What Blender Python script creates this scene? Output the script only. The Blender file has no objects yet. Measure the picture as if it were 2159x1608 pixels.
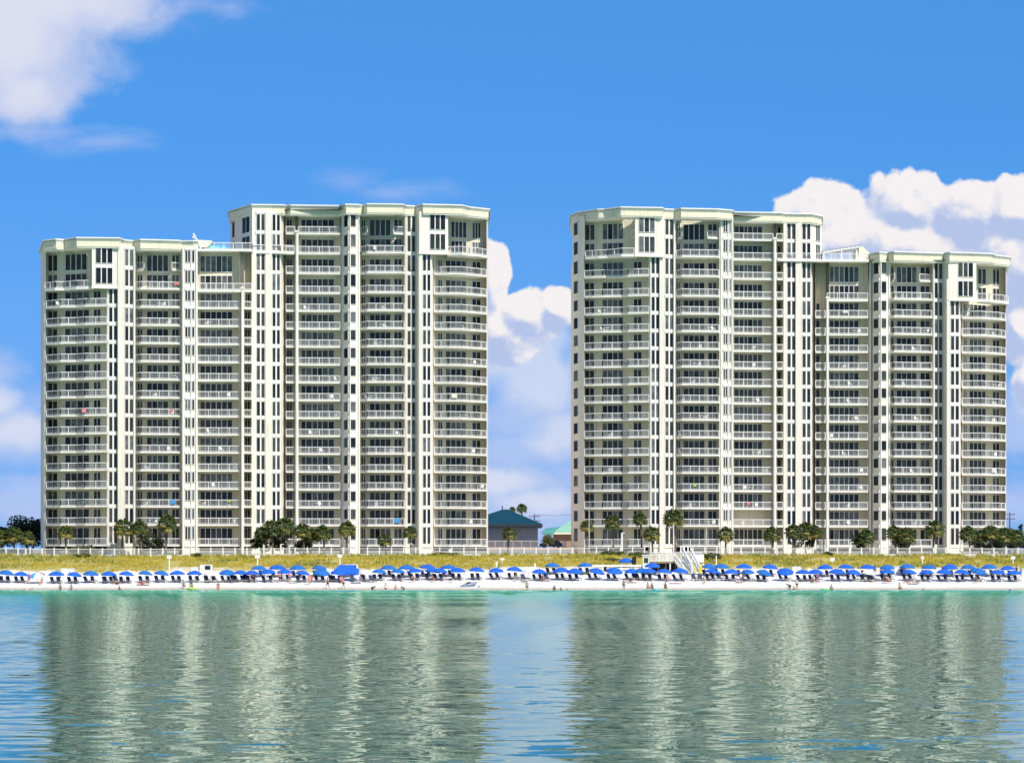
import bpy, bmesh, math, random
from mathutils import Vector, Matrix, noise as mnoise
R = math.radians
rnd = random.Random(7)
SC = bpy.context.scene
COL = SC.collection
F = 6280.0            # focal length in photo pixels (photo 2159 px wide)
CAMZ = 3.0            # camera height over the sea
HY = 1202.0           # photo row of the horizon

# ------------------------------------------------------------------ camera
cd = bpy.data.cameras.new('camera'); cam = bpy.data.objects.new('camera', cd); COL.objects.link(cam)
cam.location = (0, 0, CAMZ); cam.rotation_euler = (R(90), 0, 0)
cd.sensor_width = 36; cd.lens = F / 2159 * 36; cd.shift_y = (HY - 804) / 2159
cd.clip_start = 0.5; cd.clip_end = 60000
SC.camera = cam
# ------------------------------------------------------------------ sun
SUN_AZ, SUN_EL = 34.0, 47.0      # to the right of the line of sight and behind the camera
sl = bpy.data.lights.new('sun', 'SUN'); sl.energy = 4.9; sl.angle = R(0.53); sl.color = (1.0, 0.94, 0.84)
sun = bpy.data.objects.new('sun', sl); COL.objects.link(sun)
sdir = Vector((math.sin(R(SUN_AZ)) * math.cos(R(SUN_EL)), -math.cos(R(SUN_AZ)) * math.cos(R(SUN_EL)), math.sin(R(SUN_EL))))
sun.rotation_euler = sdir.to_track_quat('Z', 'Y').to_euler()
SC.view_settings.view_transform = 'Standard'; SC.view_settings.look = 'None'
SC.view_settings.exposure = 0.0; SC.view_settings.gamma = 1.0
SC.cycles.use_denoising = True
SC.cycles.max_bounces = 6; SC.cycles.diffuse_bounces = 3; SC.cycles.glossy_bounces = 3; SC.cycles.transmission_bounces = 2
SC.cycles.caustics_reflective = False; SC.cycles.caustics_refractive = False

# ------------------------------------------------------------------ node helper
class NG:
    def __init__(s, nt): s.nt = nt
    def n(s, typ, **kw):
        nd = s.nt.nodes.new(typ)
        for k, v in kw.items(): setattr(nd, k, v)
        return nd
    def put(s, sock, v):
        if v is None: return
        if isinstance(v, bpy.types.NodeSocket): s.nt.links.new(v, sock)
        else: sock.default_value = v
    def m(s, op, a, b=None, c=None, clamp=False):
        nd = s.n('ShaderNodeMath', operation=op); nd.use_clamp = clamp
        s.put(nd.inputs[0], a); s.put(nd.inputs[1], b); s.put(nd.inputs[2], c)
        return nd.outputs[0]
    def v(s, op, a, b=None, scale=None):
        nd = s.n('ShaderNodeVectorMath', operation=op)
        s.put(nd.inputs[0], a); s.put(nd.inputs[1], b)
        if scale is not None: s.put(nd.inputs['Scale'], scale)
        return nd.outputs[0]
    def sm(s, x, lo, hi, a=0.0, b=1.0):
        nd = s.n('ShaderNodeMapRange', interpolation_type='SMOOTHSTEP')
        s.put(nd.inputs[0], x)
        for i, q in enumerate((lo, hi, a, b)): s.put(nd.inputs[i + 1], q)
        return nd.outputs[0]
    def mix(s, f, a, b, blend='MIX'):
        nd = s.n('ShaderNodeMix', data_type='RGBA', blend_type=blend)
        s.put(nd.inputs[0], f); s.put(nd.inputs[6], a); s.put(nd.inputs[7], b)
        return nd.outputs[2]
    def noise(s, vec, scale, detail=4, rough=0.5, dist=0.0, dim='3D', out=0):
        nd = s.n('ShaderNodeTexNoise', noise_dimensions=dim)
        s.put(nd.inputs['Vector'], vec); nd.inputs['Scale'].default_value = scale
        nd.inputs['Detail'].default_value = detail; nd.inputs['Roughness'].default_value = rough
        nd.inputs['Distortion'].default_value = dist
        return nd.outputs[out]
    def comb(s, x, y, z):
        nd = s.n('ShaderNodeCombineXYZ')
        for i, q in enumerate((x, y, z)): s.put(nd.inputs[i], q)
        return nd.outputs[0]

# ------------------------------------------------------------------ world: sky and clouds, laid out by direction
def build_world():
    w = bpy.data.worlds.new('World'); SC.world = w; w.use_nodes = True
    nt = w.node_tree; nt.nodes.clear(); g = NG(nt)
    out = g.n('ShaderNodeOutputWorld'); bg = g.n('ShaderNodeBackground'); bg.inputs[1].default_value = 0.1
    nt.links.new(bg.outputs[0], out.inputs[0])
    tc = g.n('ShaderNodeTexCoord').outputs['Generated']
    sky = g.n('ShaderNodeTexSky', sky_type='NISHITA'); sky.sun_disc = False
    sky.sun_elevation = R(SUN_EL); sky.sun_rotation = R(180 - SUN_AZ)
    sky.air_density = 1.0; sky.dust_density = 0.3; sky.ozone_density = 3.0
    sv = g.v('ADD', tc, (0, 0, 0.32)); g.put(sky.inputs[0], g.v('NORMALIZE', sv))
    hs = g.n('ShaderNodeHueSaturation'); hs.inputs['Hue'].default_value = 0.497; hs.inputs['Saturation'].default_value = 1.12
    hs.inputs['Value'].default_value = SKYV; g.put(hs.inputs['Color'], sky.outputs[0])
    skyc = g.mix(1.0, hs.outputs[0], SKYT, 'MULTIPLY')
    sp = g.n('ShaderNodeSeparateXYZ'); g.put(sp.inputs[0], tc)
    yy = g.m('MAXIMUM', sp.outputs[1], 0.15)
    U = g.m('MULTIPLY', g.m('DIVIDE', sp.outputs[0], yy), 6.28)
    V = g.m('MULTIPLY', g.m('DIVIDE', sp.outputs[2], yy), 6.28)
    front = g.sm(sp.outputs[1], 0.2, 0.5)
    # gentle whitening of the air toward the horizon
    hz = g.sm(V, 0.0, 0.95, 1.0, 0.0)
    skyc = g.mix(g.m('MULTIPLY', hz, 0.6), skyc, (2.6, 4.3, 7.9, 1))
    def P(x, y): return ((x - 1079.5) / 1000.0, (1202.0 - y) / 1000.0)
    def blobs(U, V, lst):
        acc = None
        for (x, y, rx, ry) in lst:
            cx, cy = P(x, y)
            a = g.m('MULTIPLY', g.m('SUBTRACT', U, cx), 1000.0 / rx)
            b = g.m('MULTIPLY', g.m('SUBTRACT', V, cy), 1000.0 / ry)
            r2 = g.m('MULTIPLY_ADD', a, a, g.m('MULTIPLY', b, b))
            e = g.m('MULTIPLY_ADD', g.m('SQRT', r2), -1.0, 1.0)
            e = g.m('MAXIMUM', e, -1.0)
            if acc is None: acc = e
            else:
                nd = g.n('ShaderNodeMath', operation='SMOOTH_MAX'); g.put(nd.inputs[0], acc); g.put(nd.inputs[1], e)
                nd.inputs[2].default_value = 0.12; acc = nd.outputs[0]
        return acc
    CU = [(1725, 452, 92, 78), (1770, 505, 150, 100), (1925, 432, 105, 78), (1905, 520, 170, 95), (2040, 450, 120, 75),
          (2150, 448, 120, 75), (2230, 490, 150, 120), (2160, 560, 150, 120), (2300, 440, 150, 90), (2150, 690, 50, 80), (2185, 810, 50, 60),
          (1115, 668, 74, 60), (1060, 700, 100, 70), (1035, 585, 42, 82), (1180, 645, 55, 42), (980, 640, 60, 90)]
    def dens(U, V):
        vec = g.comb(U, V, 3.7)
        wv = g.v('SCALE', g.v('SUBTRACT', g.noise(vec, 9.0, 3, 0.5, out=1), (0.5, 0.5, 0.5)), scale=0.05)
        vw = g.v('ADD', vec, wv)
        vo = g.n('ShaderNodeTexVoronoi', feature='SMOOTH_F1', voronoi_dimensions='2D'); g.put(vo.inputs['Vector'], vw)
        vo.inputs['Scale'].default_value = 15.0; vo.inputs['Detail'].default_value = 3.0; vo.inputs['Roughness'].default_value = 0.5
        vo.inputs['Lacunarity'].default_value = 2.1; vo.inputs['Smoothness'].default_value = 0.35; vo.normalize = True
        fb = g.noise(vw, 6.0, 8, 0.55)
        b = blobs(U, V, CU)
        d = g.m('MULTIPLY_ADD', g.m('SUBTRACT', 0.34, vo.outputs['Distance']), 1.0, g.m('MULTIPLY', b, 1.55))
        d = g.m('MULTIPLY_ADD', g.m('SUBTRACT', fb, 0.5), 0.95, d)
        return d
    d0 = dens(U, V)
    d1 = dens(g.m('ADD', U, 0.016), g.m('ADD', V, 0.024))
    a_cu = g.sm(d0, -0.07, 0.16)
    lit = g.m('SUBTRACT', d0, d1)
    big = g.noise(g.comb(U, V, 9.1), 4.2, 4, 0.5)
    lit = g.m('MULTIPLY_ADD', lit, 1.7, g.m('MULTIPLY_ADD', g.m('SUBTRACT', big, 0.5), 1.8, g.m('MULTIPLY_ADD', g.m('SUBTRACT', g.noise(g.comb(U, V, 2.2), 15.0, 6, 0.6), 0.5), 2.0, 0.50)))
    thick = g.sm(d0, 0.15, 0.7, 0.12, -0.12)
    low = g.sm(V, 0.3, 0.72, -0.22, 0.05)
    lit = g.m('ADD', g.m('ADD', lit, thick), low)
    ccol = g.mix(g.sm(lit, -0.15, 1.1), (4.6, 5.6, 8.2, 1), (9.2, 8.8, 8.9, 1))
    # soft veils: top-left bank, wisps, haze in the gap and left
    SO = [(30, 90, 235, 175), (120, 10, 300, 95), (60, 190, 130, 90), (-120, 60, 300, 260)]
    n2 = g.noise(g.comb(U, V, 1.3), 7.0, 9, 0.56, 0.25)
    n3 = g.noise(g.comb(g.m('MULTIPLY', U, 0.42), V, 5.3), 8.0, 8, 0.6, 0.5)
    s0 = g.m('MULTIPLY_ADD', g.m('SUBTRACT', n2, 0.5), 1.1, blobs(U, V, SO))
    a_so = g.m('MULTIPLY', g.sm(s0, -0.12, 0.42), 0.88)
    scol = g.mix(g.sm(g.m('ADD', s0, g.m('MULTIPLY', g.m('SUBTRACT', big, 0.5), 1.6)), 0.1, 0.95), (5.6, 6.3, 8.6, 1), (8.0, 7.9, 8.9, 1))
    WI = [(80, 278, 240, 34), (230, 300, 190, 42), (720, 380, 120, 46), (830, 408, 130, 34), (480, 15, 140, 40)]
    w0 = g.m('MULTIPLY_ADD', g.m('SUBTRACT', n3, 0.5), 3.2, blobs(U, V, WI))
    a_wi = g.m('MULTIPLY', g.sm(w0, -0.05, 1.4), 0.45)
    HZ = [(1080, 1040, 420, 120), (1130, 880, 260, 80), (1110, 950, 260, 60), (1000, 780, 140, 60), (20, 900, 200, 95), (40, 1060, 260, 70), (-60, 790, 120, 80), (2200, 900, 160, 80), (2150, 1060, 300, 70), (1500, 1000, 500, 150), (600, 980, 500, 150)]
    h0 = g.m('MULTIPLY_ADD', g.m('SUBTRACT', n3, 0.47), 2.0, blobs(U, V, HZ))
    a_hz = g.m('MULTIPLY', g.sm(h0, -0.05, 0.85), 0.62)
    skyc = g.mix(g.m('MULTIPLY', g.m('SUBTRACT', 1.0, front), 0.6), skyc, (2.2, 2.3, 2.6, 1))   # unseen sky overhead and behind, greyed and dimmed to cut fill light
    c = g.mix(g.m('MULTIPLY', a_wi, front), skyc, (6.2, 6.5, 9.0, 1))
    c = g.mix(g.m('MULTIPLY', a_hz, front), c, (5.6, 6.3, 8.9, 1))
    SG = [(1090, 740, 190, 105), (1140, 800, 150, 85), (1185, 920, 90, 60), (1060, 1010, 120, 45), (1150, 1060, 130, 40), (30, 905, 120, 60), (0, 850, 60, 50), (2165, 620, 90, 130), (2170, 830, 60, 70)]
    g0 = g.m('MULTIPLY_ADD', g.m('SUBTRACT', n2, 0.5), 1.5, blobs(U, V, SG))
    g1 = g.m('MULTIPLY_ADD', g.m('SUBTRACT', g.noise(g.comb(g.m('ADD', U, 0.02), g.m('ADD', V, 0.028), 1.3), 7.0, 9, 0.56, 0.25), 0.5), 1.5, g0)
    sh = g.m('SUBTRACT', g0, g.m('SUBTRACT', g1, g0))
    a_g = g.m('MULTIPLY', g.sm(g0, -0.10, 0.75), 0.74)
    c = g.mix(g.m('MULTIPLY', a_g, front), c, g.mix(g.sm(sh, -0.3, 0.9), (4.0, 5.6, 8.5, 1), (7.4, 7.7, 9.0, 1)))
    c = g.mix(g.m('MULTIPLY', a_so, front), c, scol)
    c = g.mix(g.m('MULTIPLY', a_cu, front), c, ccol)
    g.put(bg.inputs[0], c)
SKYV = 1.62; SKYT = (0.60, 1.13, 1.44, 1)
build_world()

# ------------------------------------------------------------------ materials
def mat(name, col, rough=0.7, var=0.0, vscale=1.0, spec=0.5, metal=0.0, col2=None, bump=0.0, trans=0.0):
    m = bpy.data.materials.new(name); m.use_nodes = True; nt = m.node_tree; g = NG(nt)
    b = nt.nodes['Principled BSDF']
    b.inputs['Roughness'].default_value = rough; b.inputs['Metallic'].default_value = metal
    b.inputs['Specular IOR Level'].default_value = spec
    geo = g.n('ShaderNodeNewGeometry')
    n = g.noise(geo.outputs['Position'], vscale, 5, 0.55)
    c2 = col2 if col2 else tuple(max(0, q * (1 - var)) for q in col)
    c = g.mix(g.sm(n, 0.35, 0.65), (*col, 1), (*c2, 1))
    g.put(b.inputs['Base Color'], c)
    if bump:
        bp = g.n('ShaderNodeBump'); bp.inputs['Strength'].default_value = bump; g.put(bp.inputs['Height'], n); g.put(b.inputs['Normal'], bp.outputs[0])
    if trans:
        tr = g.n('ShaderNodeBsdfTranslucent'); g.put(tr.inputs[0], c)
        mx = g.n('ShaderNodeMixShader'); mx.inputs[0].default_value = trans
        g.put(mx.inputs[1], b.outputs[0]); g.put(mx.inputs[2], tr.outputs[0])
        g.put(nt.nodes['Material Output'].inputs[0], mx.outputs[0])
    return m
def wall_mat(name, col, col2):
    """painted stucco: broad tone drift, faint vertical rain streaks, fine mottling"""
    m = bpy.data.materials.new(name); m.use_nodes = True; nt = m.node_tree; g = NG(nt)
    b = nt.nodes['Principled BSDF']; b.inputs['Roughness'].default_value = 0.85; b.inputs['Specular IOR Level'].default_value = 0.25
    pos = g.n('ShaderNodeNewGeometry').outputs['Position']
    broad = g.noise(pos, 0.12, 3, 0.5)
    st = g.noise(g.v('MULTIPLY', pos, (2.2, 2.2, 0.12)), 1.0, 4, 0.6)
    fine = g.noise(pos, 3.0, 4, 0.6)
    c = g.mix(g.sm(broad, 0.35, 0.65), (*col, 1), (*col2, 1))
    k = g.m('ADD', g.sm(st, 0.5, 0.75, 0.0, -0.2), g.sm(fine, 0.3, 0.7, -0.02, 0.02))
    c = g.mix(1.0, c, g.comb(g.m('ADD', k, 1.0), g.m('ADD', k, 0.995), g.m('ADD', g.m('MULTIPLY', k, 1.2), 0.99)), 'MULTIPLY')
    g.put(b.inputs['Base Color'], c)
    return m
M = {}
M['wall'] = wall_mat('cream_stucco', (0.88, 0.825, 0.74), (0.85, 0.795, 0.70))
M['wall2'] = wall_mat('warm_cream_stucco', (0.85, 0.80, 0.62), (0.82, 0.77, 0.59))
M['trim'] = wall_mat('white_trim', (0.87, 0.855, 0.80), (0.83, 0.815, 0.75))
M['recess'] = wall_mat('shaded_tan_wall', (0.74, 0.68, 0.54), (0.70, 0.64, 0.50))  # tan recess paint, its colour darkened to deepen the balcony shade
M['cap'] = wall_mat('pale_green_cap', (0.42, 0.46, 0.36), (0.38, 0.42, 0.33))
M['white'] = mat('white_paint', (0.88, 0.88, 0.87), 0.5, 0.04, 0.8)
M['rail'] = mat('white_powder_coat', (0.78, 0.78, 0.78), 0.4, 0.03, 0.5)
M['roofgrey'] = mat('roof_membrane', (0.45, 0.45, 0.42), 0.9, 0.2, 0.3)
def glass(name, c, c2, r=0.06):
    m = mat(name, c, 0.5, 0, 0.9, spec=0.0, col2=c2); g = NG(m.node_tree)
    gl = g.n('ShaderNodeBsdfGlossy'); gl.inputs['Roughness'].default_value = r
    mx = g.n('ShaderNodeMixShader'); mx.inputs[0].default_value = 0.035
    g.put(mx.inputs[1], m.node_tree.nodes['Principled BSDF'].outputs[0]); g.put(mx.inputs[2], gl.outputs[0]); g.put(m.node_tree.nodes['Material Output'].inputs[0], mx.outputs[0])
    return m
GL = [glass('dark_glass', (0.030, 0.030, 0.026), (0.050, 0.050, 0.043)), glass('slate_glass', (0.080, 0.082, 0.072), (0.048, 0.050, 0.045)),
      glass('curtained_glass', (0.17, 0.18, 0.17), (0.08, 0.09, 0.095)), glass('black_glass', (0.012, 0.013, 0.014), (0.02, 0.022, 0.024))]
GLW = [0.32, 0.26, 0.17, 0.25]
M['sand'] = None
M['navy'] = mat('navy_sling', (0.02, 0.05, 0.14), 0.8, 0.3, 3)
M['wood'] = mat('weathered_wood', (0.32, 0.24, 0.17), 0.8, 0.3, 4)
M['darkwood'] = mat('shaded_wood', (0.10, 0.085, 0.07), 0.9, 0.3, 3)  # dark pole wood, also the colour painted as shade under slab and deck
M['blue'] = mat('royal_blue_canvas', (0.012, 0.155, 0.80), 0.75, 0.15, 2.0, trans=0.22)
M['blue2'] = mat('faded_blue_canvas', (0.016, 0.18, 0.62), 0.75, 0.15, 2.0, trans=0.2)
M['whitecanvas'] = mat('white_canvas', (0.85, 0.85, 0.83), 0.8, 0.05, 2.0, trans=0.2)
M['teal'] = mat('teal_metal_roof', (0.12, 0.40, 0.32), 0.5, 0.15, 0.4)
M['mint'] = mat('mint_metal_roof', (0.30, 0.60, 0.44), 0.5, 0.1, 0.4)
M['housewall'] = mat('grey_stucco', (0.82, 0.72, 0.64), 0.9, 0.08, 0.5)
M['brick'] = mat('tan_stucco', (0.38, 0.26, 0.17), 0.9, 0.12, 0.7)
M['black'] = mat('black_plastic', (0.015, 0.016, 0.018), 0.4, 0.2, 2)
M['carpaint'] = mat('dark_car_paint', (0.02, 0.028, 0.032), 0.2, 0.2, 1, spec=0.8)
M['tyre'] = mat('tyre_rubber', (0.02, 0.02, 0.02), 0.9)
M['trunk'] = mat('palm_bark', (0.20, 0.16, 0.12), 0.95, 0.45, 5)
M['frond'] = mat('palm_frond', (0.085, 0.125, 0.025), 0.55, 0, 2.5, col2=(0.045, 0.08, 0.018), trans=0.2)
M['frondy'] = mat('dry_palm_frond', (0.36, 0.29, 0.06), 0.65, 0, 2.5, col2=(0.20, 0.19, 0.045), trans=0.2)
M['leaf'] = mat('dark_leaf', (0.020, 0.040, 0.012), 0.6, 0, 0.8, col2=(0.035, 0.06, 0.018), trans=0.12)
M['leafo'] = mat('olive_leaf', (0.06, 0.085, 0.022), 0.6, 0, 0.8, col2=(0.10, 0.12, 0.03), trans=0.15)
M['dune'] = mat('dune_grass', (0.64, 0.53, 0.06), 0.8, 0, 0.25, col2=(0.45, 0.42, 0.05), trans=0.25)
M['green'] = mat('lime_plastic', (0.10, 0.75, 0.10), 0.4, 0.1, 2)
M['cyan'] = mat('cyan_vinyl', (0.10, 0.62, 0.72), 0.3, 0.1, 2)
M['yellow'] = mat('yellow_plastic', (0.72, 0.62, 0.08), 0.4, 0.1, 2)
M['lime'] = mat('yellow_green_cloth', (0.50, 0.68, 0.06), 0.7, 0.1, 2)
M['greyblue'] = mat('grey_blue_plastic', (0.20, 0.24, 0.36), 0.4, 0.15, 2)
M['pink'] = mat('pink_towel', (0.78, 0.25, 0.33), 0.9, 0.15, 3)
M['red'] = mat('red_towel', (0.70, 0.24, 0.20), 0.9, 0.2, 3)
M['towelblue'] = mat('blue_towel', (0.07, 0.35, 0.72), 0.9, 0.15, 3)
M['cream'] = mat('cream_canvas', (0.82, 0.78, 0.62), 0.85, 0.06, 2)
M['deckwall'] = mat('pool_deck_wall', (0.36, 0.36, 0.35), 0.9, 0.15, 0.7)
M['deckwall2'] = mat('green_grey_planter', (0.17, 0.22, 0.22), 0.9, 0.3, 0.8)
M['coral'] = mat('coral_paving', (0.60, 0.36, 0.27), 0.9, 0.12, 0.7)
M['sign'] = mat('sign_white', (0.85, 0.86, 0.82), 0.5, 0.03, 3)
M['navyglass'] = M['black']
SKIN = [mat('skin_light', (0.52, 0.28, 0.19), 0.6, 0.08, 8), mat('skin_tan', (0.36, 0.18, 0.11), 0.6, 0.08, 8), mat('skin_dark', (0.12, 0.06, 0.04), 0.6, 0.08, 8)]
HAIR = [mat('dark_hair', (0.02, 0.014, 0.01), 0.6, 0.2, 9), mat('brown_hair', (0.09, 0.05, 0.025), 0.6, 0.2, 9), mat('blond_hair', (0.40, 0.28, 0.12), 0.6, 0.2, 9)]
def cloth(n, c): return mat(n, c, 0.85, 0.12, 6)
CL = {'navy': cloth('navy_cloth', (0.02, 0.03, 0.10)), 'orange': cloth('orange_cloth', (0.80, 0.25, 0.05)), 'purple': cloth('purple_cloth', (0.22, 0.09, 0.40)),
      'pink': cloth('pink_cloth', (0.78, 0.28, 0.36)), 'white': cloth('white_cloth', (0.82, 0.82, 0.80)), 'black': cloth('black_cloth', (0.02, 0.02, 0.022)),
      'grey': cloth('grey_cloth', (0.22, 0.23, 0.26)), 'green': cloth('green_cloth', (0.05, 0.28, 0.10)), 'red': cloth('red_cloth', (0.65, 0.06, 0.06)),
      'lime': M['lime'], 'blue': cloth('blue_cloth', (0.04, 0.16, 0.55)), 'teal': cloth('teal_cloth', (0.03, 0.30, 0.33)), 'brown': cloth('brown_cloth', (0.16, 0.10, 0.06))}

# ------------------------------------------------------------------ mesh builder
class MB:
    def __init__(s): s.v = []; s.f = []; s.mi = []
    def face(s, pts, mi=0):
        n = len(s.v); s.v += [tuple(p) for p in pts]; s.f.append(tuple(range(n, n + len(pts)))); s.mi.append(mi)
    def raw(s, vs, fs, mi=0):
        n = len(s.v); s.v += [tuple(p) for p in vs]
        for f in fs: s.f.append(tuple(i + n for i in f)); s.mi.append(mi)
    def box(s, x0, x1, y0, y1, z0, z1, mi=0):
        s.raw([(x0, y0, z0), (x1, y0, z0), (x1, y1, z0), (x0, y1, z0), (x0, y0, z1), (x1, y0, z1), (x1, y1, z1), (x0, y1, z1)],
              [(0, 3, 2, 1), (4, 5, 6, 7), (0, 1, 5, 4), (1, 2, 6, 5), (2, 3, 7, 6), (3, 0, 4, 7)], mi)
    def bar(s, a, b, w, h=None, mi=0, up=(0, 0, 1)):
        """box beam from a to b, w across, h high (centred)"""
        a = Vector(a); b = Vector(b); h = w if h is None else h
        d = (b - a).normalized(); u = Vector(up)
        if abs(d.dot(u)) > 0.98: u = Vector((0, 1, 0))
        r = d.cross(u).normalized() * (w / 2); u = r.cross(d).normalized() * (h / 2)
        vs = [a - r - u, a + r - u, a + r + u, a - r + u, b - r - u, b + r - u, b + r + u, b - r + u]
        s.raw(vs, [(0, 1, 2, 3), (4, 7, 6, 5), (0, 4, 5, 1), (1, 5, 6, 2), (2, 6, 7, 3), (3, 7, 4, 0)], mi)
    def tube(s, pts, rad, n=8, mi=0, cap=True):
        rings = []
        for i, p in enumerate(pts):
            p = Vector(p); q = Vector(pts[min(i + 1, len(pts) - 1)]) - Vector(pts[max(i - 1, 0)])
            q.normalize(); u = Vector((0, 1, 0)) if abs(q.z) > 0.7 else Vector((0, 0, 1))
            a = q.cross(u).normalized(); b = q.cross(a)
            r = rad[i] if isinstance(rad, (list, tuple)) else rad
            rings.append([p + a * (math.cos(2 * math.pi * k / n) * r) + b * (math.sin(2 * math.pi * k / n) * r) for k in range(n)])
        vs = [v for rg in rings for v in rg]; fs = []
        for i in range(len(rings) - 1):
            for k in range(n):
                fs.append((i * n + k, (i + 1) * n + k, (i + 1) * n + (k + 1) % n, i * n + (k + 1) % n))
        if cap: fs.append(tuple(range(n))); fs.append(tuple(reversed(range((len(rings) - 1) * n, len(rings) * n))))
        s.raw(vs, fs, mi)
    def prism(s, poly, z0, z1, mi=0):
        """closed plan polygon (counter-clockwise), vertical"""
        n = len(poly)
        vs = [(x, y, z0) for x, y in poly] + [(x, y, z1) for x, y in poly]
        fs = [(i, (i + 1) % n, n + (i + 1) % n, n + i) for i in range(n)] + [tuple(range(n, 2 * n)), tuple(reversed(range(n)))]
        s.raw(vs, fs, mi)
    def ball(s, c, rx, ry, rz, nu=8, nv=6, mi=0):
        vs = []; fs = []
        for j in range(nv + 1):
            t = math.pi * j / nv
            for i in range(nu):
                p = 2 * math.pi * i / nu
                vs.append((c[0] + rx * math.sin(t) * math.cos(p), c[1] + ry * math.sin(t) * math.sin(p), c[2] + rz * math.cos(t)))
        for j in range(nv):
            for i in range(nu):
                fs.append((j * nu + i, (j + 1) * nu + i, (j + 1) * nu + (i + 1) % nu, j * nu + (i + 1) % nu))
        s.raw(vs, fs, mi)
    def mesh(s, name, mats, org=(0, 0, 0), smooth=False):
        me = bpy.data.meshes.new(name)
        me.from_pydata([(x - org[0], y - org[1], z - org[2]) for x, y, z in s.v], [], s.f)
        for m in (mats if isinstance(mats, (list, tuple)) else [mats]): me.materials.append(m)
        me.polygons.foreach_set('material_index', s.mi)
        if smooth: me.polygons.foreach_set('use_smooth', [True] * len(me.polygons))
        me.update()
        return me
    def build(s, name, mats, parent=None, org=(0, 0, 0), smooth=False):
        o = bpy.data.objects.new(name, s.mesh(name, mats, org, smooth)); COL.objects.link(o)
        if parent is not None: o.parent = parent
        return o
def thing(name, label, cat, loc=(0, 0, 0), rz=0.0, group=None):
    o = bpy.data.objects.new(name, None); COL.objects.link(o); o.location = loc; o.rotation_euler = (0, 0, rz)
    return tag(o, label, cat, group)
def tag(o, label=None, cat=None, group=None, kind=None):
    if label: o['label'] = label
    if cat: o['category'] = cat
    if group: o['group'] = group
    if kind: o['kind'] = kind
    return o
def copy_thing(root, loc, rz=0.0, label=None, sc=None, group=None):
    def rec(o, parent):
        c = o.copy(); COL.objects.link(c)
        if parent is not None: c.parent = parent
        for ch in [q for q in KIDS.get(o.name, [])]: rec(ch, c)
        return c
    c = rec(root, None); c.location = loc; c.rotation_euler = (0, 0, rz)
    if label: c['label'] = label
    if sc: c.scale = sc
    if group: c['group'] = group
    return c
KIDS = {}
def note_kids(root):
    """remember the children of a prototype (name -> objects), so copying is quick"""
    for ch in bpy.data.objects:
        if ch.parent is not None: KIDS.setdefault(ch.parent.name, [])
    def rec(o):
        KIDS[o.name] = list(o.children)
        for c in KIDS[o.name]: rec(c)
    rec(root)
ONES = ['', 'first', 'second', 'third', 'fourth', 'fifth', 'sixth', 'seventh', 'eighth', 'ninth', 'tenth', 'eleventh', 'twelfth', 'thirteenth',
        'fourteenth', 'fifteenth', 'sixteenth', 'seventeenth', 'eighteenth', 'nineteenth']
TENS = {2: ('twentieth', 'twenty'), 3: ('thirtieth', 'thirty'), 4: ('fortieth', 'forty'), 5: ('fiftieth', 'fifty'), 6: ('sixtieth', 'sixty'), 7: ('seventieth', 'seventy')}
def nth(n):
    if n < 20: return ONES[n]
    a, b = divmod(n, 10)
    return TENS[a][0] if b == 0 else TENS[a][1] + '-' + ONES[b]
def PX(px, D): return (px - 1079.5) * D / F
def PZ(py, D): return CAMZ + (HY - py) * D / F

# ------------------------------------------------------------------ terrain
PROF = [(380, -4.5), (440, -1.3), (456, -0.22), (460, 0.03), (463, 0.32), (468, 0.85), (474, 1.45), (479, 2.0), (483, 2.75), (487, 3.5), (494, 4.1), (502, 4.7), (510, 5.25), (514, 5.45), (520, 5.6), (524, 5.9), (534, 6.0), (3500, 6.0)]
def prof(y):
    for i in range(len(PROF) - 1):
        a, b = PROF[i], PROF[i + 1]
        if y <= b[0]:
            t = max(0, (y - a[0]) / (b[0] - a[0])); return a[1] + (b[1] - a[1]) * t
    return PROF[-1][1]
def ground(x, y):
    z = prof(y + 1.2 * math.sin(x / 23.0 + 0.6) + 0.6 * math.sin(x / 9.0) - 1.5 * math.exp(-((x + 78) / 30.0) ** 2))
    k = max(0.0, 1 - abs(y - 499) / 18.0)
    if k > 0: z += k * (0.55 * mnoise.noise(Vector((x / 7.0, y / 6.0, 0))) + 0.3 * mnoise.noise(Vector((x / 2.6, y / 2.5, 3))))
    z += 0.09 * math.sin(x / 15.0 + 1.0) * math.exp(-((y - 460) / 5.0) ** 2) + 0.03 * math.sin(x / 3.7) * math.exp(-((y - 460) / 4.0) ** 2)
    if 481 < y < 493 and 22.3 < x < 31.4: z = min(z, 2.75)
    k = max(0.0, 1 - abs(y - 473) / 8.0)
    if k > 0: z += k * 0.10 * mnoise.noise(Vector((x / 2.0, y / 1.6, 8)))
    return z
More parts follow.
